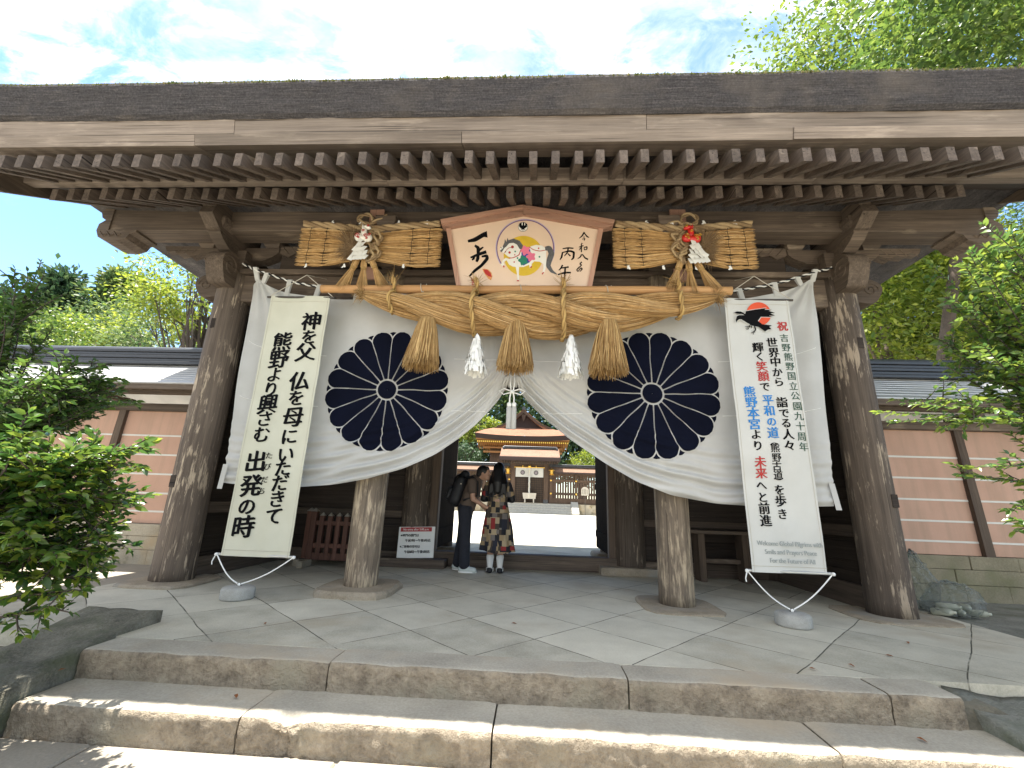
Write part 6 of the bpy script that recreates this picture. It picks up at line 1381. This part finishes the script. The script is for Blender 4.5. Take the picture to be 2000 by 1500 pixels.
def hall():
    H = empty('shrine_hall', (-1.5, 56, 1.0), 'large shrine hall with steep new bark roof and gilded rafter ends behind the small gate', 'shrine'); cx = -1.5
    box('wall', M['far_wood'], H, cx-4.2, cx+4.2, 56.2, 66, 1.0, 8.0, .05)
    # skirt roof with lifted corners, gable above
    def corner(t): return 9.0+.28*(abs(t)**2.5)
    n = 40; V = []; 
    for i in range(n+1):
        t = i/n*2-1; V += [(cx+6.0*t, 54.0, corner(t)), (cx+4.9*t, 55.4, 9.75+.2*abs(t)**3), (cx+3.55*t, 56.9, 10.45), (cx+3.5*t, 57.0, 10.5)]
    F = [(i*4+k, (i+1)*4+k, (i+1)*4+k+1, i*4+k+1) for i in range(n) for k in range(3)]
    for s in (-1, 1):
        b0 = len(V); m = 20
        for i in range(m+1): y = 54+13*i/m; f = abs(i/m*2-1); V += [(cx+s*6.0, y, 9.0+.28*f**2.5), (cx+s*3.5, min(max(y, 57), 65), 10.5)]
        F += [(b0+2*i, b0+2*i+2, b0+2*i+3, b0+2*i+1) if s > 0 else (b0+2*i+1, b0+2*i+3, b0+2*i+2, b0+2*i) for i in range(m)]
    mk('skirt_roof', V, F, M['new_bark'], H, smooth=False)
    prof = []
    for k in range(13): t = k/12; prof.append((cx-4.0+4.0*t, 10.25+2.75*t**1.35))
    prof += [(2*cx-p[0], p[1]) for p in prof[-2::-1]]; under = [(p[0]*.93+cx*.07, p[1]-.42) for p in prof[::-1]]
    MB().prism(prof+under, 'y', 56.6, 66).build('upper_roof', M['new_bark'], H)
    MB().prism([(cx-3.7, 10.40), (cx+3.7, 10.40), (cx, 12.45)], 'y', 57.2, 57.5).build('gable', M['eave_dark'], H)
    for s in (-1, 1): MB().prism([(cx, 12.85), (cx, 12.40), (cx+s*1.8, 11.0), (cx+s*3.7, 10.22), (cx+s*3.9, 10.38), (cx+s*1.8, 11.30)], 'y', 56.52, 56.64).build('bargeboard', M['far_wood'], H)
    MB().prism([(cx-.3, 12.2), (cx+.3, 12.2), (cx+.12, 11.5), (cx, 11.3), (cx-.12, 11.5)], 'y', 56.45, 56.53).build('gable_pendant', M['far_wood'], H)
    V = []
    for i in range(n+1):
        t = i/n*2-1; V += [(cx+6.0*t, 53.98, corner(t)-.02), (cx+5.85*t, 54.15, corner(t)-.62)]
    mk('eave_edge', V, [(2*i, 2*i+1, 2*i+3, 2*i+2) for i in range(n)], M['eave_dark'], H)
    V = [(cx-5.85, 54.15, 8.55), (cx+5.85, 54.15, 8.55), (cx+4.2, 57, 7.4), (cx-4.2, 57, 7.4)]; MB().add(V+[(p[0], p[1], p[2]+.1) for p in V], [(0, 1, 2, 3), (7, 6, 5, 4), (0, 4, 5, 1), (1, 5, 6, 2), (2, 6, 7, 3), (3, 7, 4, 0)]).build('soffit', M['orange_wood'], H)
    for s in (-1, 1): MB().add([(cx+s*5.85, 54.15, 8.5), (cx+s*4.2, 57, 7.4), (cx+s*4.2, 66, 7.4), (cx+s*5.85, 66, 8.5)], [(0, 1, 2, 3)]).build('soffit', M['orange_wood'], H)
    b = MB(); c = MB()
    for k in range(46):
        x = cx-5.6+11.2*k/45; b.add([(x-.05, 54.3, 8.18), (x+.05, 54.3, 8.18), (x+.05, 56.6, 7.5), (x-.05, 56.6, 7.5), (x-.05, 54.3, 8.32), (x+.05, 54.3, 8.32), (x+.05, 56.6, 7.64), (x-.05, 56.6, 7.64)], [(0, 1, 5, 4), (0, 3, 2, 1), (1, 2, 6, 5), (3, 0, 4, 7)]); c.box(x-.065, x+.065, 54.24, 54.3, 8.16, 8.34)
    tag(b.build('rafter', M['orange_wood'], H), kind='stuff'); tag(c.build('rafter_tip', M['gold'], H), kind='stuff')
    for z in (7.55, 7.0): box('beam', M['orange_wood'], H, cx-5.0, cx+5.0, 55.4, 55.7, z, z+.22, .02)
    MB().tube([(cx, 56.4, 13.05), (cx, 66, 13.05)], .25, 8).build('ridge', M['ridge_dark'], H)
hall()
def far_house():
    H = empty('tiled_house', (-19, 17, 0), 'grey tiled roof of a house behind the left wall, at the left edge', 'house'); MB().prism([(-26, 4.9), (-15.6, 4.9), (-16.6, 6.25), (-25, 6.25)], 'y', 15.8, 20).build('roof', M['copper_roof'], H); box('wall', M['white_line'], H, -25, -16.6, 16.5, 19.4, -.1, 4.9, .02)
far_house()
# ================================================================ vegetation
def leaf_template(kind):
    if kind == 'fine':     # ovate, folded along the midrib, drooping tip
        V = np.array([(0, 0, 0), (.28, .20, .05), (.60, .21, .03), (.30, 0, 0), (.62, 0, -.03), (1, 0, -.12), (.28, -.20, .05), (.60, -.21, .03)]); F = [(0, 3, 1), (3, 4, 2, 1), (4, 5, 2), (0, 6, 3), (6, 7, 4, 3), (7, 5, 4)]
        T = []
        for f in F: T += [(f[0], f[i], f[i+1]) for i in range(1, len(f)-1)]
        return V, np.array(T)
    V = np.array([(0, 0, 0), (.5, .26, .07), (1, 0, -.06), (.5, -.26, .07)]); return V, np.array([(0, 2, 1), (0, 3, 2)])
def leaf_cloud(name, P, D, N, S, mat, parent, kind='coarse'):
    T, TF = leaf_template(kind); D = D/(np.linalg.norm(D, axis=1)[:, None]+1e-9); B = np.cross(N, D); B /= np.linalg.norm(B, axis=1)[:, None]+1e-9; N = np.cross(D, B)
    V = P[:, None, :]+S[:, None, None]*(T[None, :, 0:1]*D[:, None, :]+T[None, :, 1:2]*B[:, None, :]+T[None, :, 2:3]*N[:, None, :]); m = len(T)
    F = (np.arange(len(P))[:, None, None]*m+TF[None]).reshape(-1, 3); return mk(name, V.reshape(-1, 3), F, mat, parent)
M['bark'] = flat('grey_tree_bark', (.115, .085, .065), .9, var=.4, scale=5, bump=.9, bd=.03); M['bark_dark'] = flat('dark_tree_bark', (.07, .055, .045), .9, var=.4, scale=6, bump=.9, bd=.03)
LM = {'summer': leafmat('summer_leaf', [(0.056, 0.108, 0.016), (0.112, 0.168, 0.024), (0.040, 0.084, 0.013), (0.176, 0.232, 0.036), (0.072, 0.128, 0.019)], .45, .42), 'bright': leafmat('bright_leaf', [(0.080, 0.136, 0.013), (0.168, 0.224, 0.022), (0.056, 0.108, 0.013), (0.256, 0.296, 0.040), (0.112, 0.176, 0.016)], .45, .45), 'mid': leafmat('mid_green_leaf', [(0.048, 0.104, 0.020), (0.096, 0.160, 0.030), (0.034, 0.080, 0.016), (0.160, 0.224, 0.040), (0.060, 0.120, 0.024)], .45, .38),
      'dark': leafmat('dark_needle', [(0.024, 0.060, 0.026), (0.052, 0.104, 0.040), (0.019, 0.048, 0.024), (0.080, 0.132, 0.048)], .6, .25), 'camellia': leafmat('camellia_leaf', [(0.024, 0.076, 0.016), (0.060, 0.132, 0.024), (0.019, 0.060, 0.014), (0.104, 0.176, 0.029), (0.192, 0.256, 0.032), (0.032, 0.096, 0.019)], .28, .42, .7), 'bush': leafmat('soft_green_leaf', [(0.032, 0.088, 0.019), (0.072, 0.136, 0.027), (0.026, 0.068, 0.016), (0.120, 0.184, 0.032)], .35, .42), 'pale': leafmat('pale_glossy_leaf', [(0.040, 0.100, 0.024), (0.072, 0.144, 0.036), (0.128, 0.208, 0.036), (0.208, 0.272, 0.040), (0.048, 0.120, 0.032)], .28, .38, .6), 'conifer': leafmat('conifer_sprays', [(0.040, 0.092, 0.036), (0.088, 0.148, 0.048), (0.144, 0.192, 0.052), (0.056, 0.112, 0.038)], .6, .3)}
def tree(label, base, h, cc, cr, nleaf, size, lm, seed, nclump=60, tr=.22, name='broadleaf_tree', group=None, barkm='bark', shell=.55, flat_=1.0, csig=.17, cat='tree', nbr=20, forkz=0.0):
    R = np.random.default_rng(seed); o = empty(name, base, label, cat, group); cc = np.array(cc, float); cr = np.array(cr, float); base = np.array(base, float); b = MB()
    top = cc+np.array((0, 0, cr[2]*.55)); mid = base*.5+np.array((cc[0], cc[1], base[2]+(cc[2]-base[2])*.55))*.5+R.normal(0, .15*tr*4, 3); pts = [base, base*.75+mid*.25+R.normal(0, tr*.3, 3), mid, mid*.4+cc*.6+R.normal(0, tr*.8, 3), top]; b.tube([Vector(p) for p in pts], [tr*1.15, tr, tr*.85, tr*.6, tr*.12], 10)
    cl = []
    for k in range(nclump):
        d = R.normal(size=3); d /= np.linalg.norm(d); d[2] = d[2] if d[2] > -.5 else d[2]*.5; q = R.uniform(shell, 1.0)**.7; c = cc+d*cr*q; cl.append(c)
        if k < nbr:
            s = pts[2]*(1-R.uniform(.1, .9))+pts[3]*R.uniform(.1, .9) if False else np.array(pts[2])+(np.array(pts[4])-np.array(pts[2]))*R.uniform(forkz, .85); m = s*.5+c*.5+np.array((0, 0, .12*np.linalg.norm(c-s)))*R.uniform(-.3, 1)+R.normal(0, .06*np.linalg.norm(c-s), 3); b.tube([Vector(s), Vector(m), Vector(c)], [tr*.34, tr*.20, tr*.04], 6)
            for j in range(3):
                e = c+R.normal(0, .22, 3)*cr*.6; b.tube([Vector(m*.4+c*.6), Vector(e)], [tr*.09, tr*.02], 4)
    b.build('trunk', M[barkm], o, smooth=True)
    cl = np.array(cl); w = R.uniform(.5, 1.5, len(cl)); idx = R.choice(len(cl), nleaf, p=w/w.sum()); sig = cr.mean()*csig*R.uniform(.7, 1.4, len(cl)); off = R.normal(size=(nleaf, 3)); off /= np.maximum(1, np.linalg.norm(off, axis=1)/1.9)[:, None]
    P = cl[idx]+off*sig[idx][:, None]*np.array((1.25, 1.25, .65*flat_)); D = off*np.array((1, 1, .4))+R.normal(0, .7, (nleaf, 3)); D[:, 2] -= .35; N = R.normal(0, .55, (nleaf, 3)); N[:, 2] += 1; S = size*R.uniform(.6, 1.35, nleaf)
    leaf_cloud('crown', P, D, N, S, LM[lm], o); return o
def conifer(label, base, h, r, nleaf, size, lm, seed, group=None, puff=1.0, name='conifer'):
    R = np.random.default_rng(seed); base = np.array(base, float); o = empty(name, base, label, 'tree', group); b = MB(); b.tube([Vector(base), Vector(base+np.array((.1, 0, h*.5))), Vector(base+np.array((0, 0, h)))], [h*.018+.1, h*.013+.05, .03], 9); cl = []; sg = []
    n = 95
    for k in range(n):
        t = R.uniform(.18, 1)**.85; rr = r*(1-t)**.8*(.9+.3*sin(k*2.3))+.12; a = R.uniform(0, 2*pi); q = R.uniform(.45, 1.0); c = base+np.array((rr*q*cos(a), rr*q*sin(a), h*t)); cl.append(c); sg.append((.11*r*(1.25-t*.6))*R.uniform(.8, 1.3)*puff)
        if k < 60: b.tube([Vector(base+np.array((0, 0, h*t+rr*.25))), Vector(c)], [.045, .012], 4)
    b.build('trunk', M['bark_dark'], o); cl = np.array(cl); sg = np.array(sg); idx = R.integers(0, n, nleaf); off = R.normal(size=(nleaf, 3)); P = cl[idx]+off*sg[idx][:, None]*np.array((1.2, 1.2, .85)); D = off*.6+R.normal(0, .5, (nleaf, 3)); D[:, 2] += .15; N = R.normal(0, .6, (nleaf, 3)); N[:, 2] += .8; leaf_cloud('crown', P, D, N, size*R.uniform(.6, 1.4, nleaf), LM[lm], o); return o
def shrub(label, base, sprays, mat, seed, leaf=.075, name='camellia_bush', group=None, twig=.006, dens=1.0, stems=None, up=.6):
    """real branches: each spray is a bough (start, end) that forks into twigs carrying alternate leaves"""
    R = np.random.default_rng(seed); o = empty(name, base, label, 'bush', group); b = MB(); P = []; D = []; N = []; S = []
    for st in (stems or []): b.tube([Vector(p) for p in st[0]], st[1], 8)
    def twigline(a, c, n, r0):
        L = np.linalg.norm(c-a); m = a*.5+c*.5+R.normal(0, .06*L, 3)+np.array((0, 0, .05*L)); t = np.linspace(0, 1, n)[:, None]; pts = (1-t)**2*a+2*t*(1-t)*m+t*t*c; b.tube([Vector(p) for p in pts], list(np.linspace(r0, r0*.35, n)), 5, caps=False); return pts
    def leafy(pts, k0=0.0):
        T = np.gradient(pts, axis=0); L = np.linalg.norm(pts[-1]-pts[0]); n = max(3, int(L/(leaf*.34)*dens)); side = 1
        for i in range(n):
            t = k0+(1-k0)*(i+R.uniform(0, .7))/n; j = min(len(pts)-2, int(t*(len(pts)-1))); f = t*(len(pts)-1)-j; p = pts[j]*(1-f)+pts[j+1]*f; d = T[j]/(np.linalg.norm(T[j])+1e-9); up_ = np.array((0, 0, 1.)); s = np.cross(d, up_); s /= np.linalg.norm(s)+1e-6; side = -side
            P.append(p); D.append(d*R.uniform(.25, .8)+s*side*R.uniform(.5, 1)+np.array((0, 0, R.uniform(-.45, .25)))); N.append(up_*up+R.normal(0, .42, 3)+s*side*.2); S.append(leaf*R.uniform(.42, 1.35))
        for q in range(2): P.append(pts[-1]); D.append(T[-1]/(np.linalg.norm(T[-1])+1e-9)+R.normal(0, .35, 3)); N.append(up_*.8+R.normal(0, .4, 3)); S.append(leaf*R.uniform(.6, 1))
    for (a, c, ntw, spread) in sprays:
        a = np.array(a, float); c = np.array(c, float); L = np.linalg.norm(c-a); main = twigline(a, c, 12, twig*1.8); leafy(main, .35)
        for k in range(ntw):
            t = R.uniform(.15, .97); p = main[int(t*11)]; d = (c-a)/L*R.uniform(.35, 1)+R.normal(0, .62, 3)*np.array((1, 1, .6)); d /= np.linalg.norm(d); tw = twigline(p, p+d*spread*R.uniform(.5, 1.15), 7, twig); leafy(tw, .12)
            if R.random() < .6:
                p2 = tw[3]; d2 = d+R.normal(0, .7, 3); d2 /= np.linalg.norm(d2); leafy(twigline(p2, p2+d2*spread*.55, 5, twig*.7), .1)
    b.build('branches', M['bark_dark'], o, smooth=True); leaf_cloud('foliage', np.array(P), np.array(D), np.array(N), np.array(S), mat, o, 'fine'); return o

# ---- near bushes
R_ = random.Random(12)
def make_near():
    sp = []
    for k in range(52):      # rounded glossy bush at the left edge
        a = R_.uniform(-1.25, 1.35); h = R_.uniform(.50, 1.34); rr = .62*sqrt(max(.15, 1-((h-.92)/.62)**2))
        e = (-2.98+rr*cos(a), 2.42+rr*sin(a)*.7, h); s = (-3.15+R_.uniform(-.1, .1), 2.45, .35+h*.45); sp.append((s, e, 9, .19))
    for k in range(26):
        e = (-3.0-R_.uniform(0, 1.0), 2.0+R_.uniform(0, .8), R_.uniform(.45, 1.38)); sp.append(((-3.2, 2.4, .5), e, 9, .24))
    for e in ((-2.24, 2.4, 1.32), (-2.22, 2.42, 1.16), (-2.26, 2.4, 1.02), (-2.30, 2.4, .80), (-2.38, 2.4, .52), (-2.5, 2.4, .44)): sp.append(((-3.0, 2.42, e[2]-.12), e, 6, .15))
    shrub('big glossy camellia bush at the left edge, its lower boughs reaching over the steps', (-3.15, 2.45, -.1), sp, LM['camellia'], 5, .064, stems=[([(-3.15, 2.45, -.15), (-3.1, 2.42, .4), (-3.2, 2.5, 1.2)], [.06, .05, .02]), ([(-3.2, 2.45, -.15), (-3.4, 2.35, .5), (-3.6, 2.3, 1.2)], [.05, .04, .02])])
    sp = []
    for k in range(26):
        a = R_.uniform(-1.2, 1.2); h = R_.uniform(1.62, 2.02); e = (-3.75+R_.uniform(.0, .50)*cos(a)-.9*max(0, h-1.8), 3.05+.5*sin(a), h); sp.append(((-4.2, 3.1, 1.2), e, 8, .24))
    for k in range(17): sp.append(((-4.7, 3.4, 1.5), (-4.45-R_.uniform(0, .75), 3.3+R_.uniform(-.3, .5), R_.uniform(2.05, 2.72)), 7, .28))
    for e in ((-4.62, 3.4, 3.05), (-4.55, 3.4, 2.92), (-4.85, 3.4, 2.98), (-4.3, 3.4, 2.72)): sp.append(((-4.8, 3.4, 2.2), e, 4, .2))
    for e in ((-3.35, 3.1, 1.98), (-3.2, 3.1, 1.86), (-2.98, 3.05, 1.66), (-3.75, 3.4, 2.06), (-4.0, 3.4, 1.98)): sp.append(((-4.2, 3.2, 1.72), e, 5, .18))
    shrub('taller green bush behind the glossy camellia, reaching above the left wall', (-4.6, 3.4, -.05), sp, LM['bush'], 8, .060, name='evergreen_bush', stems=[([(-4.6, 3.4, -.1), (-4.6, 3.35, 1.2), (-4.9, 3.35, 2.5)], [.06, .05, .02])])
    sp = []; q = lambda p: (p[0]*.72, p[1]*.72, 1.05+(p[2]-1.05)*.72)
    ends = [(3.12, 4.05, 1.95), (3.2, 4.0, 1.86), (3.30, 3.95, 2.02), (3.62, 3.95, 1.40), (3.70, 3.9, 1.46), (3.80, 3.8, 1.06), (3.85, 3.85, 1.12), (3.5, 4.1, 2.05), (3.6, 4.0, 1.82), (3.45, 4.25, 2.12)]
    for e in ends: sp.append((q((5.1, 4.2, e[2]-.1+.12*(e[2]-1.5))), q(e), 5, .14))
    for k in range(46): sp.append((q((5.2, 4.3, 1.6)), q((4.30+R_.uniform(-.35, .8), 4.1+R_.uniform(-.45, .5), R_.uniform(2.35, 3.7))), 7, .19))
    for k in range(9): sp.append((q((5.2, 4.3, 1.2)), q((4.35+R_.uniform(-.1, .7), 4.1+R_.uniform(-.4, .4), R_.uniform(1.7, 2.4))), 5, .17))
    shrub('bright glossy bush reaching in from the right edge before the shaded wall', (3.75, 3.1, -.2), sp, LM['pale'], 17, .056, name='glossy_bush', twig=.0045, stems=[([(3.75, 3.1, -.25), (3.72, 3.1, 1.1), (3.7, 3.1, 2.6)], [.045, .035, .012])])
make_near()
# ---- middle distance, left
tree('pale green airy broadleaf tree close behind the left outer column', (-10.0, 13.2, -.05), 9, (-11.5, 13.2, 7.3), (2.5, 2.2, 2.3), 9000, .13, 'bright', 3, 70, .17, barkm='bark_dark', csig=.12, nbr=40)
conifer('pointed dark conifer rising between the pale tree and the bush on the left', (-33.2, 30, -.05), 17.6, 4.6, 11000, .42, 'conifer', 4, 'conifers beyond the left wall', 1.0)
conifer('bluish conifer with a blunt crown left of the pointed one', (-36.8, 29, -.05), 16.8, 4.8, 9000, .45, 'dark', 6, 'conifers beyond the left wall', 1.2)
conifer('dark conifer at the far left edge, behind the bush', (-30.5, 21, -.05), 11.3, 3.8, 8000, .36, 'dark', 9, 'conifers beyond the left wall', 1.2)
for lab, x, y, z, r, lm, sd in (('low yellowish clumpy tree just above the left wall ridge', -24.8, 22, 8.4, 2.7, 'bright', 21), ('rounded green tree below the pointed conifer', -27.5, 25, 9.5, 3.3, 'conifer', 22), ('rounded olive tree above the left wall beside the bush', -22.6, 17.5, 6.5, 2.5, 'mid', 23), ('green tree filling the gap beside the left column', -18.6, 21, 8.4, 3.2, 'conifer', 24), ('darker round tree behind the olive one', -30.5, 26, 9.0, 3.2, 'mid', 25)):
    tree(lab, (x, y, -.05), z, (x, y, z), (r, r*.9, r*.9), 8000, .20, lm, sd, 70, .2, group='trees beyond the left wall', csig=.14, nbr=10)
# ---- right: the big tree over the gate and the wood behind the wall
tree('huge bright broadleaf tree towering over the right end of the thatched roof', (7.7, 12.0, -.05), 15, (13.5, 11.2, 14.4), (6.2, 4.2, 4.8), 40000, .165, 'summer', 31, 150, .19, csig=.105, nbr=26, forkz=.62)
tree('leafy tree overhanging the right wall and shading it', (14.5, 7.6, -.05), 9.5, (10.6, 6.0, 10.2), (4.4, 4.4, 1.9), 34000, .15, 'mid', 32, 110, .2, csig=.14, nbr=14, forkz=.7)
for lab, x, y, z, r, lm, sd in (('dense green tree behind the right outer column', 11.8, 14.5, 7.8, 3.2, 'bright', 41), ('dense green tree in the middle of the wood behind the right wall', 15.2, 16.0, 8.0, 3.4, 'bright', 42), ('bright green tree behind the right wall near the right edge', 18.6, 15.5, 8.2, 3.6, 'bright', 43), ('deep green tree farther back behind the right wall', 18, 21, 11.5, 5.0, 'mid', 44), ('tall dark tree at the back of the wood on the right', 25, 24, 14, 6.5, 'dark', 45), ('yellowish green tree beside the right column head', 14.2, 18.0, 12.4, 3.6, 'bright', 46)):
    tree(lab, (x, y, -.05), z, (x, y, z), (r, r*.9, r*1.0), 15000, .19, lm, sd, 120, .2, group='wood behind the right wall', csig=.15, nbr=8)
# ---- dark cedar wood behind the sanctuary
for lab, x, y, h, r, lm, sd in (('dark cedar behind the far hall, left of its gable', -10.5, 72, 24, 5.5, 'dark', 51), ('dark cedar with bare lower trunk left of the far hall', -15.5, 70, 27, 5.5, 'dark', 52), ('brighter cedar close behind the far hall gable', -4.8, 78, 29, 6, 'conifer', 53), ('dark cedar behind the right eave of the far hall', 7.6, 72, 24, 5.5, 'dark', 54), ('cedar at the right of the gap behind the far fence', 13.5, 74, 26, 6, 'dark', 55), ('cedar straight behind the far hall', 2.0, 82, 28, 6.5, 'dark', 56)):
    conifer(lab, (x, y, -.05), h, r, 7000, .75, lm, sd, 'cedars behind the sanctuary', 1.5, 'cedar')
tree('bright young tree behind the far fence, right of the hall', (7.0, 60, -.05), 7, (7.0, 60, 6.3), (2.3, 2.0, 2.0), 2500, .34, 'bright', 61, 40, .14, name='young_tree')
tree('yellow green tree left of the far hall gable', (-8.2, 64, -.05), 12, (-8.2, 64, 11.0), (2.6, 2.2, 3.0), 3000, .4, 'bright', 62, 45, .16, name='young_tree')
tree('dark undergrowth tree behind the far fence on the left', (-9.5, 60, -.05), 6, (-9.5, 60, 6.0), (4.2, 2.4, 2.6), 3500, .4, 'dark', 63, 45, .16, name='young_tree')
